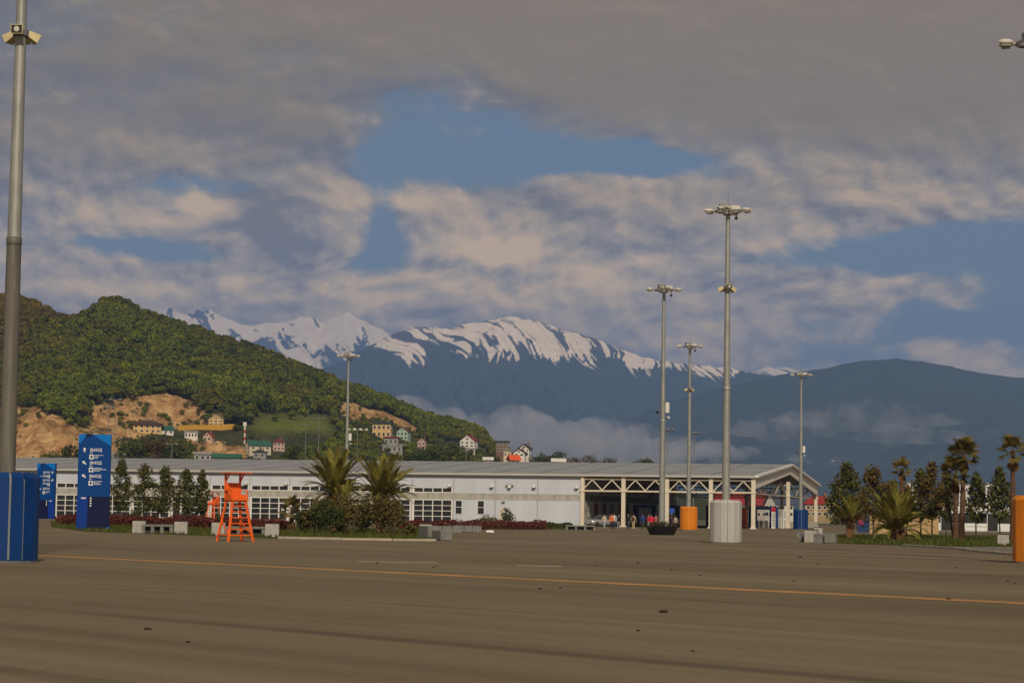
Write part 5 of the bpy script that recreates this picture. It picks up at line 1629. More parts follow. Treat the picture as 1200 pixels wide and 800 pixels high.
# ================================================================== PEOPLE
SKIN = mat('skin', (.42, .25, .17), .6)
def cloth(c): return mat('cloth_%d_%d_%d' % tuple(int(x * 255) for x in c), c, .85, var=.12, vscale=6)
def person(px, d, h, face, top, legs, label, stride=.0, arm=.15, hair=(.03, .02, .015), coat=False, bag=None, seed=0):
    rs = random.Random(seed)
    S = h / 1.75
    e = empty('person', place(px, d), face, label, 'person', 'people walking in front of the canopy')
    J = {}; E = []; Rad = {}
    def j(n, p, r, parent=None):
        J[n] = len(J); Rad[n] = (r[0] * S, r[1] * S) if isinstance(r, tuple) else (r * S, r * S)
        V.append(tuple(c * S for c in p))
        if parent is not None: E.append((J[parent], J[n]))
    V = []
    j('pelvis', (0, 0, .95), (.155, .12)); j('waist', (0, 0, 1.10), (.135, .10), 'pelvis'); j('chest', (0, 0, 1.30), (.165, .115), 'waist'); j('neckb', (0, .01, 1.46), (.075, .07), 'chest')
    j('neck', (0, 0, 1.51), .055, 'neckb'); j('jaw', (0, -.02, 1.575), (.065, .08), 'neck'); j('head', (0, -.005, 1.655), (.078, .098), 'jaw'); j('crown', (0, .005, 1.725), (.055, .065), 'head')
    j('nose', (0, -.115, 1.625), .013, 'head')
    for s_, sg in ((-1, 'l'), (1, 'r')):
        st = stride * s_
        j('hip' + sg, (s_ * .095, 0, .88), .09, 'pelvis'); j('knee' + sg, (s_ * .10, -st * .5 - .02, .49), .062, 'hip' + sg); j('ankle' + sg, (s_ * .10, -st + .03, .085), .042, 'knee' + sg)
        j('foot' + sg, (s_ * .11, -st - .08, .042), (.042, .036), 'ankle' + sg); j('toe' + sg, (s_ * .115, -st - .17, .034), (.036, .024), 'foot' + sg)
        j('sho' + sg, (s_ * .185, 0, 1.405), .062, 'chest'); j('elb' + sg, (s_ * (.215 + arm * .3), st * .35 + .02, 1.13), .046, 'sho' + sg)
        j('wri' + sg, (s_ * (.215 + arm * .35), st * .5 - .08, .90), .032, 'elb' + sg); j('palm' + sg, (s_ * (.215 + arm * .35), st * .52 - .105, .835), (.024, .036), 'wri' + sg)
        bx_, by_ = s_ * (.215 + arm * .35), st * .52 - .105
        for k, (oy, L) in enumerate(((-.03, .07), (-.01, .08), (.01, .075), (.03, .06))):
            j('f%d%s' % (k, sg), (bx_, by_ + oy, .80), .010, 'palm' + sg); j('g%d%s' % (k, sg), (bx_ - s_ * .012, by_ + oy - .008, .80 - L), .008, 'f%d%s' % (k, sg))
        j('t0' + sg, (bx_ - s_ * .012, by_ - .045, .83), .010, 'palm' + sg); j('t1' + sg, (bx_ - s_ * .02, by_ - .062, .79), .009, 't0' + sg)
    me = bpy.data.meshes.new('body'); me.from_pydata(V, E, [])
    o = bpy.data.objects.new('body', me); COL.objects.link(o)
    sm = o.modifiers.new('skin', 'SKIN'); sm.use_smooth_shade = True
    sub = o.modifiers.new('sub', 'SUBSURF'); sub.levels = 1; sub.render_levels = 1
    for n_, i in J.items():
        me.skin_vertices[0].data[i].radius = Rad[n_]
    me.skin_vertices[0].data[0].use_root = True
    dg = bpy.context.evaluated_depsgraph_get(); dg.update()
    bme = bpy.data.meshes.new_from_object(o.evaluated_get(dg)); bpy.data.objects.remove(o); bpy.data.meshes.remove(me)
    bme.name = 'body'
    for m_ in (SKIN, cloth(top), cloth(legs), mat('shoe', (.04, .035, .03), .7)): bme.materials.append(m_)
    hip = (.62 if coat else .93) * S
    for p in bme.polygons:
        c = p.center; z = c.z / S
        ax = abs(c.x) / S
        if z > 1.49: k = 0
        elif z < .10: k = 3
        elif z < .885 and ax > .19 and not (coat and False): k = 0
        elif c.z > hip: k = 1
        elif ax > .2 : k = 1 if z > .9 else 0
        else: k = 2
        p.material_index = k
    link('body', bme, e)
    # hair as a cap
    hm = MB(); n = 10
    prof = [(.075, -.07), (.092, -.02), (.094, .04), (.075, .085), (.03, .105)]
    hm.lathe([(r * S, z * S) for r, z in prof], n, 0, (0, .018 * S, 1.665 * S))
    hm.build('hair', mat('hair_%d' % int(hair[0] * 1000), hair, .7), e, smooth=True)
    for s_ in (-1, 1):
        MB().lathe([(.004, -.008), (.010, 0), (.004, .008)], 6, 0, (s_ * .03 * S, -.098 * S, 1.655 * S)).build('eye', BLACK, e)
        MB().bevel_box(s_ * .083 * S - .012, s_ * .083 * S + .012, -.01, .02, 1.62 * S, 1.68 * S, .004).build('ear', SKIN, e)
    MB().box(-.022 * S, .022 * S, -.104 * S, -.094 * S, 1.583 * S, 1.59 * S).build('mouth', mat('lips', (.25, .09, .08), .6), e)
    if coat:
        MB().lathe([(.20 * S, .50 * S), (.185 * S, .75 * S), (.165 * S, 1.0 * S), (.15 * S, 1.12 * S)], 12).build('coat_skirt', cloth(top), e, smooth=True)
    if bag:
        MB().bevel_box(-.15, .15, .10, .26, 1.02 * S, 1.42 * S, .05).build('backpack', cloth(bag), e)
    return e
person(708.0, 238, 1.66, R(150), (.58, .48, .42), (.34, .42, .52), 'person in white and orange top and pale blue jeans, farthest from the planter', .16, .2, seed=1)
person(716.5, 238, 1.70, R(20), (.72, .16, .06), (.02, .025, .05), 'person in bright orange red top and dark trousers', .10, .15, seed=2)
person(719.6, 240, 1.78, R(170), (.62, .60, .62), (.02, .025, .05), 'person in white shirt just behind the orange red one', .14, .15, seed=3)
person(724.8, 236, 1.62, R(80), (.03, .03, .035), (.28, .30, .34), 'person in black jacket and light grey trousers beside a canopy column', .15, .1, seed=4)
person(736.2, 235, 1.70, R(-60), (.02, .022, .035), (.04, .07, .13), 'person in dark jacket and blue jeans walking past the canopy column', .16, .1, seed=5)
person(742.2, 235, 1.74, R(160), (.55, .44, .33), (.50, .38, .24), 'person in cream top and beige trousers with a brown backpack', .12, .15, bag=(.10, .04, .025), seed=6)
person(753.2, 232, 1.74, R(180), (.02, .05, .22), (.04, .06, .04), 'person in blue jacket and dark green trousers', .14, .15, seed=7)
person(760.4, 232, 1.70, R(30), (.35, .03, .05), (.30, .36, .42), 'person in dark red jacket and pale jeans behind the red coat', .1, .1, seed=8)
person(763.6, 229, 1.68, R(175), (.62, .02, .06), (.55, .03, .06), 'person in long bright red coat', .08, .15, coat=True, seed=9)
person(768.6, 236, 1.72, R(200), (.30, .12, .10), (.05, .05, .06), 'person in dull pink top partly hidden by the mast planter', .1, .15, seed=10)
person(787.0, 225, 1.62, R(190), (.025, .025, .035), (.03, .025, .02), 'person in dark clothes beside the planter and under the round blue sign', .06, .2, seed=11)
person(791.5, 236, 1.6, R(160), (.40, .34, .28), (.03, .03, .03), 'person in pale beige top at the rim of the mast planter', .06, .2, seed=12)

# ================================================================== VEHICLES
TYRE = mat('tyre_rubber', (.018, .018, .018), .85); RIM = mat('wheel_rim', (.35, .35, .35), .4, metal=.6)
def wheel(parent, x, y, r, w, side):
    o = MB().lathe([(r * .62, -w / 2), (r * .93, -w / 2), (r, -w * .3), (r, w * .3), (r * .93, w / 2), (r * .62, w / 2)], 18).build('wheel', TYRE, parent, (x, y, r), smooth=False)
    o.rotation_euler = (R(90), 0, 0)
    k = MB().lathe([(r * .2, -w * .42), (r * .6, -w * .3), (r * .62, w * .3), (r * .2, w * .42)], 12).build('rim', RIM, o)
    return o
def car(px, d, rz, label):
    e = empty('parked_car', place(px, d), rz, label, 'car')
    paint = mat('silver_car_paint', (.36, .36, .36), .28, metal=.5)
    secs = [(-2.15, .62, .45, .72), (-2.05, .80, .32, .86), (-1.3, .86, .25, .95), (0, .88, .24, .97), (1.2, .87, .25, .98), (1.95, .82, .32, .95), (2.12, .66, .45, .82)]
    m = MB(); vs = []; fs = []
    for (x, w, z0, z1) in secs:
        vs += [(x, -w, z0 + .1), (x, -w * .9, z0), (x, w * .9, z0), (x, w, z0 + .1), (x, w, z1 - .14), (x, w * .86, z1), (x, -w * .86, z1), (x, -w, z1 - .14)]
    for k in range(len(secs) - 1):
        for i in range(8):
            j_ = (i + 1) % 8; fs.append((8 * k + i, 8 * k + 8 + i, 8 * k + 8 + j_, 8 * k + j_))
    fs += [tuple(range(8)), tuple(range(len(vs) - 1, len(vs) - 9, -1))]
    m.add(vs, fs).build('body', paint, e, smooth=True)
    g = MB(); vs = [(-1.0, -.78, .94), (1.75, -.78, .94), (1.15, -.58, 1.42), (-.25, -.58, 1.44), (-1.0, .78, .94), (1.75, .78, .94), (1.15, .58, 1.42), (-.25, .58, 1.44)]
    g.add(vs, [(0, 1, 2, 3), (7, 6, 5, 4), (0, 3, 7, 4), (1, 5, 6, 2), (3, 2, 6, 7), (0, 4, 5, 1)]).build('windows', DARKGLASS, e)
    MB().add([(-.22, -.6, 1.43), (1.12, -.6, 1.42), (1.12, .6, 1.42), (-.22, .6, 1.43), (-.1, -.5, 1.48), (1.0, -.5, 1.47), (1.0, .5, 1.47), (-.1, .5, 1.48)], [(0, 3, 2, 1), (4, 5, 6, 7), (0, 1, 5, 4), (1, 2, 6, 5), (2, 3, 7, 6), (3, 0, 4, 7)]).build('roof', paint, e)
    for x in (-1.3, 1.3):
        for y in (-.8, .8): wheel(e, x, y, .32, .2, 1)
    for y in (-.58, .58):
        MB().bevel_box(-2.13, -1.98, y - .18, y + .18, .62, .76, .03).build('headlight', FRAMEW, e)
        MB().bevel_box(2.0, 2.13, y - .17, y + .17, .66, .8, .03).build('tail_light', mat('tail_red', (.3, .01, .01), .4), e)
    MB().box(-2.17, -2.05, -.26, .26, .44, .56).build('number_plate', FRAMEW, e)
    return e
car(704, 284, R(38), 'silver car parked under the canopy beside the end wall')

def bus():
    p0 = place(1098.5, 252); 
    L = 11.8; rz = R(-4)
    e = empty('white_bus', p0, rz, 'long white city bus with dark windows parked beyond the right lawn', 'bus')
    white = mat('bus_white', (.66, .67, .69), .35, var=.04, vscale=.6)
    W_ = 2.5; H_ = 2.95
    b = MB()
    # cross-section swept along the bus, nose rounded
    secs = [(0.0, .06), (.12, .0), (L - .12, .0), (L, .06)]
    sec = lambda i: [(i, .34), (W_ - i, .34), (W_ - i, H_ - .35), (W_ - .12 - i, H_ - .12), (W_ - .45, H_ - i), (.45, H_ - i), (.12 + i, H_ - .12), (i, H_ - .35)]
    vs = []; fs = []
    for (x, i) in secs: vs += [(x, y, z) for y, z in sec(i)]
    for k in range(3):
        for i in range(8):
            j_ = (i + 1) % 8; fs.append((8 * k + i, 8 * k + 8 + i, 8 * k + 8 + j_, 8 * k + j_))
    fs += [tuple(range(8)), tuple(range(31, 23, -1))]
    b.add(vs, fs).build('body', white, e)
    MB().box(.15, L - .15, -.012, 0, 1.22, 2.32).build('window_band', BLACK, e)
    x = .35
    for k, w in enumerate((1.0, .75, 1.5, 1.5, 1.5, 1.5, 1.5, .9)):
        MB().box(x, x + w - .07, -.024, -.013, 1.28, 2.26).build('window', DARKGLASS, e); x += w
    for xd in (.42, 5.6, 10.1):
        dd = MB().box(xd, xd + 1.15, -.035, -.0245, .38, 2.34).build('door', BLACK, e)
        for k in (0, 1):
            MB().box(xd + .07 + k * .54, xd + .54 + k * .54, -.045, -.036, .5, 2.25).build('pane', DARKGLASS, dd)
        MB().box(xd - .06, xd, -.05, -.002, .38, 2.4).build('door_post', white, dd)
    MB().box(-.02, .0, .2, W_ - .2, 1.15, 2.5).build('windscreen', DARKGLASS, e)
    for x in (2.35, 9.0):
        MB().tube((x, -.03, .52), (x, -.014, .52), .56, n=20).build('wheel_arch', BLACK, e)
        wheel(e, x, .12, .48, .28, 1); wheel(e, x, W_ - .12, .48, .28, 1)
    MB().box(1.6, 9.6, .5, W_ - .5, H_ - .005, H_ + .18).build('roof_unit', white, e)
    MB().box(3.2, 6.4, -.014, -.002, .82, .88).build('side_stripe', mat('bus_grey', (.2, .2, .22), .5), e)
    for k in (0, 1):
        MB().bevel_box(-.03, .05, .3 + k * 1.6, .62 + k * 1.6, .62, .8, .01).build('headlight', LAMP, e)
    return e
bus()

# ---- tan hoarding beyond the right lawn
pa, pb = place(1019, 224), place(1100, 226)
e = empty('hoarding', pa, math.atan2(pb.y - pa.y, pb.x - pa.x), 'low tan panelled hoarding beyond the right lawn, beside the bus', 'hoarding')
L_ = (pb - pa).length; n = 6
for k in range(n):
    MB().box(k * L_ / n + .015, (k + 1) * L_ / n - .015, 0, .08, .05, 1.85 + (.0 if k % 2 else .03)).build('panel', mat('tan_board', (.40, .28, .14), .8, var=.08), e)
    MB().box(k * L_ / n - .05, k * L_ / n + .05, .085, .2, 0, 1.75).build('post', SEAM, e)
p = place(1012, 222)
e = empty('poster_stand', p, 0, 'dark poster board with magenta picture standing by the hoarding end', 'poster stand')
MB().box(-.6, .6, 0, .1, .2, 1.75).build('board', NAVY, e); MB().box(-.5, -.05, -.02, -.002, .9, 1.6).build('picture', mat('magenta_print', (.35, .03, .12), .6), e)
for x in (-.5, .5): MB().box(x - .04, x + .04, .02, .08, 0, .2).build('leg', SEAM, e)

# ================================================================== HOUSES
WCOL = {'yellow': (.58, .40, .16), 'cream': (.56, .49, .36), 'white': (.66, .64, .60), 'peach': (.58, .40, .28), 'mint': (.34, .48, .38), 'grey': (.26, .26, .25), 'brown': (.16, .10, .075), 'pink': (.50, .33, .27), 'tan': (.30, .22, .12), 'dull': (.36, .34, .30)}
RCOL = {'brown': (.07, .042, .032), 'green': (.025, .10, .07), 'red': (.22, .03, .025), 'darkred': (.14, .028, .028), 'dark': (.045, .045, .05), 'slate': (.06, .075, .12), 'grey': (.28, .29, .29), 'orange': (.62, .09, .03), 'white': (.6, .6, .58), 'brightred': (.24, .022, .025)}
WIN = mat('house_window', (.03, .035, .045), .2, spec=.5)
HTRIM = mat('house_trim', (.62, .60, .56), .7)
def house(loc, w, dp, wh, rh, wall, roof, label, rz=0.0, style='gable', axis='x', floors=2, cols=3, eave=.5, sink=2.0, chim=True, group='houses on the hillside', balcony=False):
    """w along local x (front faces -y), ridge along axis"""
    e = empty('house', loc, rz, label, 'house', group)
    wm = mat('house_wall_' + wall, WCOL[wall], .85, var=.08, vscale=.4); rm = mat('house_roof_' + roof, RCOL[roof], .75, var=.15, vscale=.6)
    MB().box(-w / 2, w / 2, -dp / 2, dp / 2, -sink, wh).build('wall', wm, e)
    r = MB(); a, b = w / 2 + eave, dp / 2 + eave; t = .18
    z = wh + .01
    if style == 'flat':
        r.box(-a, a, -b, b, z, z + max(.4, rh))
    elif style == 'hip':
        k = min(a, b) * .95
        q = (a - k, 0) if a >= b else (0, b - k)
        vs = [(-a, -b, z), (a, -b, z), (a, b, z), (-a, b, z), (-a, -b, z + t), (a, -b, z + t), (a, b, z + t), (-a, b, z + t), (-q[0], -q[1], z + rh), (q[0], q[1], z + rh)]
        if a >= b: fsx = [(4, 5, 9, 8), (5, 6, 9), (6, 7, 8, 9), (7, 4, 8)]
        else: fsx = [(4, 5, 8), (5, 6, 9, 8), (6, 7, 9), (7, 4, 8, 9)]
        r.add(vs, [(0, 3, 2, 1), (0, 1, 5, 4), (1, 2, 6, 5), (2, 3, 7, 6), (3, 0, 4, 7)] + fsx)
    else:
        if axis == 'x':
            pr = [(-b, z), (-b, z + t), (0, z + rh + t), (b, z + t), (b, z), (0, z + rh)]
            q = [(-a, y, zz) for y, zz in pr] + [(a, y, zz) for y, zz in pr]
            gab = MB().add([(-w / 2, -dp / 2, wh + .005), (-w / 2, dp / 2, wh + .005), (-w / 2, 0, wh + rh * .93), (w / 2, -dp / 2, wh + .005), (w / 2, dp / 2, wh + .005), (w / 2, 0, wh + rh * .93)], [(0, 2, 1), (3, 4, 5), (0, 3, 5, 2), (1, 2, 5, 4), (0, 1, 4, 3)])
        else:
            pr = [(-a, z), (-a, z + t), (0, z + rh + t), (a, z + t), (a, z), (0, z + rh)]
            q = [(x, -b, zz) for x, zz in pr] + [(x, b, zz) for x, zz in pr]
            gab = MB().add([(-w / 2, -dp / 2, wh + .005), (w / 2, -dp / 2, wh + .005), (0, -dp / 2, wh + rh * .93), (-w / 2, dp / 2, wh + .005), (w / 2, dp / 2, wh + .005), (0, dp / 2, wh + rh * .93)], [(0, 1, 2), (3, 5, 4), (0, 2, 5, 3), (1, 4, 5, 2), (0, 3, 4, 1)])
        gab.build('gable', wm, e)
        r.add(q, [(0, 1, 2, 5), (5, 2, 3, 4), (11, 8, 7, 6), (10, 9, 8, 11), (1, 7, 8, 2), (2, 8, 9, 3), (0, 6, 7, 1), (3, 9, 10, 4), (6, 0, 5, 11), (11, 5, 4, 10)])
    ro = r.build('roof', rm, e)
    if chim and style != 'flat':
        MB().box(w * .2, w * .2 + .6, -.3, .3, wh + rh * .35, wh + rh + .9).build('chimney', mat('chimney_brick', (.22, .12, .09), .9), ro)
    fh = wh / floors
    for fl in range(floors):
        for c in range(cols):
            x = -w / 2 + w * (c + .5) / cols
            ww = min(1.3, w / cols * .5); z0 = fl * fh + fh * .32; z1 = z0 + fh * .45
            f_ = MB().box(x - ww / 2 - .12, x + ww / 2 + .12, -dp / 2 - .06, -dp / 2 + .0, z0 - .12, z1 + .12).build('window', HTRIM, e)
            MB().box(x - ww / 2, x + ww / 2, -dp / 2 - .09, -dp / 2 - .062, z0, z1).build('pane', WIN, f_)
        for c in range(max(1, cols - 1)):
            y = -dp / 2 + dp * (c + .5) / max(1, cols - 1)
            z0 = fl * fh + fh * .32; z1 = z0 + fh * .45
            for sx in (-1, 1):
                xx = sx * w / 2
                f_ = MB().box(min(xx, xx + sx * .07), max(xx, xx + sx * .07), y - .7, y + .7, z0 - .1, z1 + .1).build('window', HTRIM, e)
                MB().box(min(xx + sx * .072, xx + sx * .1), max(xx + sx * .072, xx + sx * .1), y - .58, y + .58, z0, z1).build('pane', WIN, f_)
    if style == 'gable' and axis == 'y':
        f_ = MB().box(-.6, .6, -dp / 2 - .06, -dp / 2, wh + rh * .18, wh + rh * .52).build('window', HTRIM, e)
        MB().box(-.48, .48, -dp / 2 - .09, -dp / 2 - .062, wh + rh * .21, wh + rh * .49).build('pane', WIN, f_)
    if balcony:
        bl = MB().box(-w * .42, w * .42, -dp / 2 - 1.3, -dp / 2 - .01, fh - .1, fh + .08).build('balcony', HTRIM, e)
        MB().box(-w * .42, w * .42, -dp / 2 - 1.3, -dp / 2 - 1.22, fh + .082, fh + 1.0).build('railing', HTRIM, bl)
    return e
def hill_house(px0, px1, py_top, py_bot, wall, roof, label, rf=.38, dpk=.8, **kw):
    pxm = (px0 + px1) / 2
    p = hill_hit(pxm, py_bot)
    CLEAR.append((px0 - 1, px1 + 1, py_top - 1, py_bot - 2.5, p.y))
    mpp = p.y / F
    w = (px1 - px0) * mpp; H = (py_bot - py_top) * mpp
    p.y += w * dpk * .3
    return house(p, w * .92, w * dpk, H * (1 - rf), H * rf, wall, roof, label, **kw)
hill_house(153, 188, 492, 508, 'yellow', 'brown', 'large yellow house with broad dark brown hip roof under the quarry', .34, .6, style='hip', cols=5, rz=R(14), eave=1.6)
hill_house(176, 203, 500, 509.5, 'white', 'green', 'long low house with dark green roof and white gable below the yellow one', .55, .35, axis='x', rz=R(24), floors=1, cols=4, chim=False)
hill_house(243.5, 262, 487.5, 500.5, 'yellow', 'white', 'yellow gabled house with white trimmed roof above a yellow wall', .45, .9, axis='y', rz=R(4), cols=3)
hill_house(216, 232, 505, 514, 'white', 'grey', 'low white flat house below the long yellow wall', .16, .6, style='flat', floors=1, cols=4)
hill_house(238.5, 250, 507, 518, 'peach', 'red', 'small peach gabled cottage with red side roof', .5, .8, axis='y', rz=R(-16), floors=1, cols=2)
hill_house(287, 316, 516, 532, 'cream', 'green', 'cream house with broad green roof and yellow gable near the hall roof', .42, .55, axis='x', rz=R(28), cols=3)
hill_house(296, 312, 527, 538, 'grey', 'dark', 'small grey house with dark roof in front of the green roofed one', .35, .8, style='hip', floors=1, cols=2)
hill_house(318.5, 333, 514, 528, 'pink', 'darkred', 'pink two storey house with dark red roof', .32, .8, style='hip', cols=3, rz=R(12))
hill_house(436, 459.5, 494, 513, 'yellow', 'dark', 'big square yellow block with two window rows and dark flat roof', .16, .6, style='flat', cols=4, rz=R(-6), floors=2)
hill_house(465.5, 480, 501, 516, 'mint', 'darkred', 'mint green gabled house beside the big yellow block', .35, .9, axis='y', cols=3, rz=R(-14))
hill_house(449, 467, 512, 522, 'grey', 'darkred', 'grey unfinished house with dark red eaves below the yellow block', .2, .7, style='flat', cols=3, floors=1)
hill_house(447, 472, 521, 530, 'grey', 'grey', 'grey concrete terrace house lowest below the yellow block', .2, .7, style='flat', cols=4, floors=1)
hill_house(489.5, 500, 513, 527, 'pink', 'brown', 'narrow pinkish house with brown roof on the dark wooded slope', .35, .9, axis='y', cols=2, rz=R(-8))
hill_house(540, 559, 510, 525, 'white', 'red', 'tall white gabled house with red roof on the hill spur', .5, .8, axis='y', cols=3, rz=R(-16))
hill_house(545, 557, 525, 532, 'cream', 'grey', 'small cream annex below the tall white red roofed house', .15, .6, style='flat', cols=2, floors=1)
def far_house(px0, px1, py_top, py_bot, d, wall, roof, label, rf=.4, dpk=.8, **kw):
    mpp = d / F; pxm = (px0 + px1) / 2
    zb = height_at(pxm, py_bot, d)
    p = place(pxm, d, zb)
    H = (py_bot - py_top) * mpp; w = (px1 - px0) * mpp
    return house(p, w * .95, w * dpk, H * (1 - rf), H * rf, wall, roof, label, sink=zb + 1 if zb > 0 else 1.0, **kw)
GR2 = 'houses behind the hall roof'
far_house(581, 596.5, 516.5, 530, 980, 'brown', 'dark', 'dark brown square house with flat roof beyond the spur', .14, .8, style='flat', cols=3, group=GR2)
far_house(590, 599, 526, 535, 900, 'cream', 'grey', 'small beige gabled house beside the dark brown square one', .45, .8, axis='y', cols=2, floors=1, group=GR2)
far_house(602, 616, 526, 535, 860, 'white', 'dark', 'white gabled house between beige house and tall dark roofed one', .55, .9, axis='y', cols=2, floors=1, rz=R(-8), group=GR2)
far_house(609, 622, 520.5, 535, 930, 'white', 'dark', 'tall white house with dark roof and balcony, last of the hill houses', .38, .9, axis='y', cols=3, rz=R(-18), group=GR2, balcony=True)
far_house(596, 608, 533.5, 542, 700, 'pink', 'orange', 'small house with vivid orange red roof peeping over the hall roof', .7, .7, axis='x', cols=2, floors=1, rz=R(25), group=GR2, chim=False)
far_house(567, 577, 536, 542, 720, 'cream', 'white', 'low house with pale roof peeping over the hall roof', .5, .7, axis='x', cols=2, floors=1, group=GR2, chim=False)
far_house(647, 662, 537.5, 544, 720, 'white', 'white', 'low white roofed house peeping over the hall roof beside round trees', .55, .7, axis='x', cols=2, floors=1, group=GR2, chim=False)
far_house(127, 147, 530.5, 540, 760, 'grey', 'grey', 'flat grey shed behind the hall near the tall pylon', .25, .5, style='flat', cols=3, floors=1, group=GR2)
far_house(228, 248, 529.5, 540, 760, 'grey', 'grey', 'flat grey shed behind the hall near the lifeguard chairs', .25, .5, style='flat', cols=3, floors=1, group=GR2)
far_house(250, 282, 532, 541, 740, 'brown', 'green', 'long low shed with dark green roof behind the hall', .5, .3, axis='x', cols=4, floors=1, group=GR2, chim=False)
# seen under the canopy
GR3 = 'houses seen through the open canopy'
far_house(838, 868, 578, 606, 640, 'tan', 'brightred', 'long tan house with red roof seen through the canopy', .48, .5, axis='x', cols=5, group=GR3)
far_house(868, 900, 578, 606, 655, 'dull', 'brightred', 'second red roofed house seen through the canopy near the corner column', .5, .5, axis='x', cols=5, rz=R(-12), group=GR3)
far_house(899, 927, 575, 606, 640, 'white', 'slate', 'white gabled house with dark slate roof seen under the gable', .52, .7, axis='x', cols=4, rz=R(38), group=GR3)
far_house(942, 976, 581, 606, 620, 'tan', 'brightred', 'red roofed tan house seen between the blue mast box and gable column', .4, .5, style='hip', cols=5, group=GR3)
# yellow wall on the hillside
pa = hill_hit(209, 505); pb = hill_hit(276, 503.5)
e = empty('yellow_wall', pa, math.atan2(pb.y - pa.y, pb.x - pa.x), 'long yellow retaining wall below the gabled house', 'wall')
L_ = Vector((pb.x - pa.x, pb.y - pa.y, 0)).length; n = 8
for k in range(n):
    zz = (pb.z - pa.z) * (k + .5) / n
    MB().box(k * L_ / n + .05, (k + 1) * L_ / n - .05, 0, .4, zz - 3, zz + 2.8).build('wall_panel', mat('yellow_wall_paint', (.58, .32, .045), .8, var=.1), e)
# apartment blocks in the distance
for px0, px1, py0, d, lab in ((1058, 1070, 566, 1050, 'white apartment block seen between the single fan palm and a dark tree'), (1119, 1132, 568, 1000, 'white apartment block seen behind the twin fan palm'), (1150, 1167, 567, 980, 'pale apartment block seen between the two clipped trees by the bus')):
    pm = (px0 + px1) / 2; p = place(pm, d); w = (px1 - px0) * d / F; H = height_at(pm, py0, d)
    e = empty('apartment_block', p, R(6), lab, 'apartment block', 'far apartment blocks')
    MB().box(-w / 2, w / 2, -6, 6, -1, H).build('wall', mat('block_white', (.66, .66, .66), .8, var=.05), e); MB().box(-w / 2 - .3, w / 2 + .3, -6.3, 6.3, H + .01, H + .6).build('roof', RSEAM, e)
    for fl in range(int(H / 3)):
        for c in range(3):
            f_ = MB().box(-w / 2 + w * (c + .25) / 3, -w / 2 + w * (c + .75) / 3, -6.08, -6.01, fl * 3 + 1, fl * 3 + 2.5).build('window', WIN, e)

# ================================================================== SMALL POLES AND FAR TREES
def flood_pole(px, py_top, d, label, heads=2, zb=0.0, w=.9):
    z1 = height_at(px, py_top, d)
    p = place(px, d, 0)
    if zb: p.z = zb
    H = z1 - p.z
    e = empty('floodlight_pole', p, 0, label, 'floodlight pole', 'thin floodlight poles')
    MB().tube((0, 0, -.3), (0, 0, H), .11, .06, 8).build('pole', STEEL_LO, e)
    MB().bar((-w, 0, H), (w, 0, H), .08, .08).build('crossbar', STEEL_LO, e)
    for k in range(heads):
        x = -w + 2 * w * k / max(1, heads - 1)
        o = MB().bevel_box(-.28, .28, -.2, .2, -.25, .2, .05).build('floodlight', LAMP if heads > 3 else SEAM, e, (x, 0, H)); o.rotation_euler = (R(-25), 0, R(20 * (k - 1)))
    return e
flood_pole(131.5, 468, 420, 'thin dark floodlight pole beside the tall pylon, the taller of two', 2)
flood_pole(124, 477, 470, 'thin dark floodlight pole behind the tall pylon, the shorter of two', 3)
flood_pole(199.5, 520, 430, 'short thin floodlight pole behind the row of small trees', 2)
flood_pole(371.5, 490, 480, 'thin dark floodlight pole beside the palms, behind the hall', 3)
flood_pole(417, 503, 460, 'floodlight pole with four bright heads right of the slender mast', 4, w=1.8)
flood_pole(356, 498, 560, 'faint thin floodlight pole on the meadow side of the palms', 2)
flood_pole(781.5, 503, 420, 'thin dark floodlight pole close behind the planter mast', 3)
flood_pole(812.5, 507, 430, 'thin dark floodlight pole close behind the mast with orange box', 3)
flood_pole(470, 520, 520, 'short thin floodlight pole behind the second date palm', 1)
flood_pole(545, 523, 520, 'short thin floodlight pole under the tall white house', 1)
def street_lamp(px, py_top, d, label):
    p = place(px, d); H = height_at(px, py_top, d)
    e = empty('street_lamp', p, 0, label, 'street lamp', 'curved street lamps beyond the hall')
    MB().tube((0, 0, 0), (0, 0, H - .5), .09, .05, 7).build('pole', STEEL_LO, e)
    MB().tube((0, 0, H - .5), (-.5, 0, H), .04, .035, 6).tube((-.5, 0, H), (-1.4, 0, H + .05), .035, .03, 6).build('arm', STEEL_LO, e)
    MB().bevel_box(-1.9, -1.3, -.12, .12, H - .02, H + .1, .03).build('lamp_head', LAMP, e)
street_lamp(735, 529, 620, 'curved street lamp rising over the hall roof before the far mountain')
street_lamp(785, 534, 700, 'curved street lamp seen between the two masts over the roof')
street_lamp(984.5, 540, 480, 'curved street lamp beside the tree nearest the hall gable')
# striped chimney
p = hill_hit(286.5, 521)
e = empty('striped_chimney', p, 0, 'slim red and white striped mast above the green roof', 'chimney')
hgt = 21 * p.y / F
for k in range(5):
    MB().tube((0, 0, k * hgt / 5 + (.005 if k else -1)), (0, 0, (k + 1) * hgt / 5), .5, .5, 8).build('band', (HTRIM, mat('stripe_red', (.35, .05, .04), .7))[k % 2], e)
MB().box(-.9, .9, -.6, .6, hgt + .005, hgt + 2.2).build('tank', HTRIM, e)

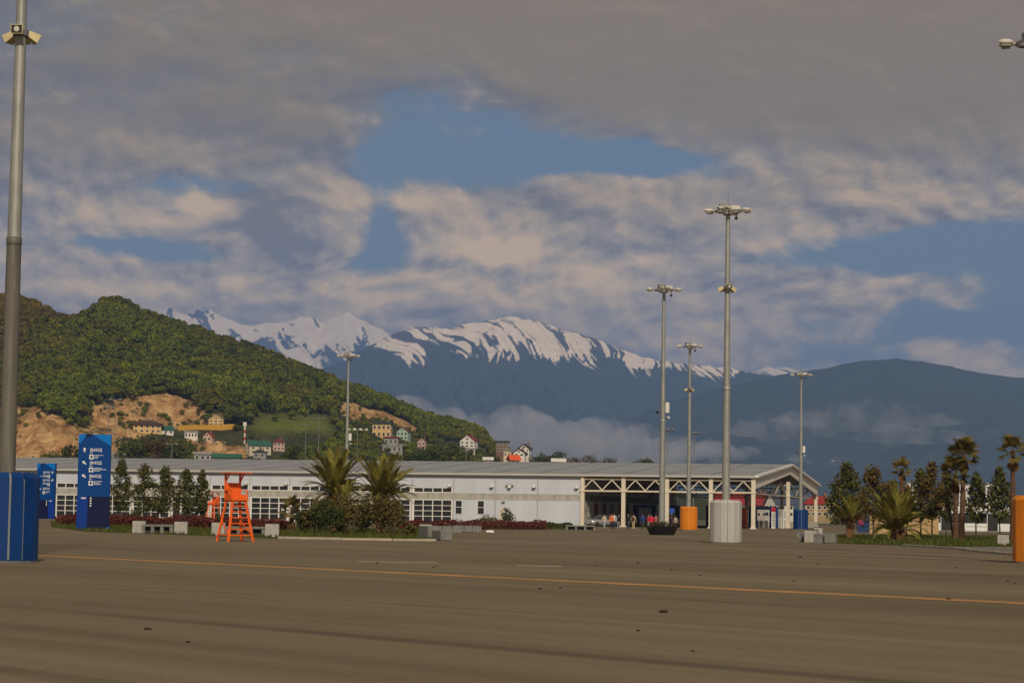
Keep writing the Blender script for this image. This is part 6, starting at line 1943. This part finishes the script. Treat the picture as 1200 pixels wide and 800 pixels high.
def round_tree(px, d, w_px, py_top, label, m, seed=0, n=1500, group='trees behind the hall roof'):
    rs = np.random.default_rng(seed + 300)
    H = height_at(px, py_top, d); w = w_px * d / F
    e = empty('broadleaf_tree', place(px, d), 0, label, 'tree', group)
    t = MB().tube((0, 0, -.1), (0, 0, H * .6), .3, .15, 7)
    for k in range(7):
        a = k * 2.4; t.tube((0, 0, H * .3), (math.cos(a) * w * .3, math.sin(a) * w * .3, H * .75), .12, .04, 5)
    t.build('trunk', BARK, e)
    w *= 1.3; lob = 20; c = rs.normal(size=(lob, 3)); c /= np.linalg.norm(c, axis=1)[:, None]; c *= np.array([w * .36, w * .36, w * .26]) * rs.uniform(.6, 1, (lob, 1)); c[:, 2] += max(H * .5, H - w * .40)
    idx = rs.integers(0, lob, n); dd = rs.normal(size=(n, 3)); dd /= np.linalg.norm(dd, axis=1)[:, None]
    P = c[idx] + dd * np.array([w * .17, w * .17, w * .14]) * rs.uniform(.7, 1.08, (n, 1))
    P[:, 2] += H - P[:, 2].max()
    v, f = leaf_quads(P, max(.28, w * .03), rs=rs, aspect=.7, out=dd)
    link('crown', np_mesh('crown', v, f, m), e)
FARG = leaf_mat('far_tree_leaves', (.028, .045, .012), (.085, .10, .025), .4, .2)
FARB = leaf_mat('far_brown_leaves', (.05, .04, .02), (.13, .095, .045), .4, .2)
for i, (px, d, w, y, m, lab) in enumerate([
    (630, 800, 22, 529, FARG, 'loose green tree beside the last hill house'), (653, 780, 24, 528.5, FARG, 'full round green tree behind the low white roof'), (672, 760, 20, 535, FARB, 'low brownish tree next to the full round one'),
    (690, 740, 24, 533, FARB, 'brownish tree behind the canopy corner of the hall roof'), (712, 720, 26, 536, FARB, 'flat topped brownish tree over the hall roof'), (755, 700, 30, 536.5, FARG, 'dark green dome of a tree over the roof beside the planter mast'),
    (640, 860, 18, 534, FARB, 'small brown tree between the loose and the full round one'), (575, 760, 22, 531, FARG, 'green tree behind the low pale roof'), (528, 700, 34, 521, FARG, 'dark green tree on the foot of the slope left of the white house'),
    (505, 680, 34, 522, FARG, 'dark green tree under the narrow pinkish house'), (485, 690, 30, 526, FARG, 'dark tree behind the right palm top'),
    (150, 650, 36, 514, FARG, 'bushy tree behind the hall beside the tall pylon'), (178, 660, 36, 512, FARB, 'brownish bushy tree behind the hall above the small evergreens'), (208, 650, 34, 515, FARG, 'bushy green tree behind the hall under the low white house'),
    (60, 640, 34, 527, FARG, 'low green tree over the hall roof beside the blue box mast'), (84, 650, 26, 521, FARG, 'round green tree left behind the tall pylon'), (340, 700, 22, 521, FARG, 'dark slim tree beside the pink house')]):
    round_tree(px, d, w, y, lab, m, i, 900 if w < 26 else 1500)
for i, (px, d, w, y, m, lab) in enumerate([(1005, 300, 26, 580, DKG, 'low dark tree seen between the gable and the right lawn'), (985, 520, 36, 590, FARG, 'distant low green tree beside the gable end'), (1075, 500, 60, 588, FARG, 'distant green tree behind the hoarding'), (1140, 480, 50, 590, FARG, 'distant green tree behind the bus roof'), (1195, 460, 50, 588, FARG, 'distant green tree beyond the rear of the bus')]):
    round_tree(px, d, w, y, lab, m, 40 + i, 1000, 'trees beyond the right lawn')

CLEAR.append((209, 276, 497, 503, hill_hit(240, 505).y))
make_forest()
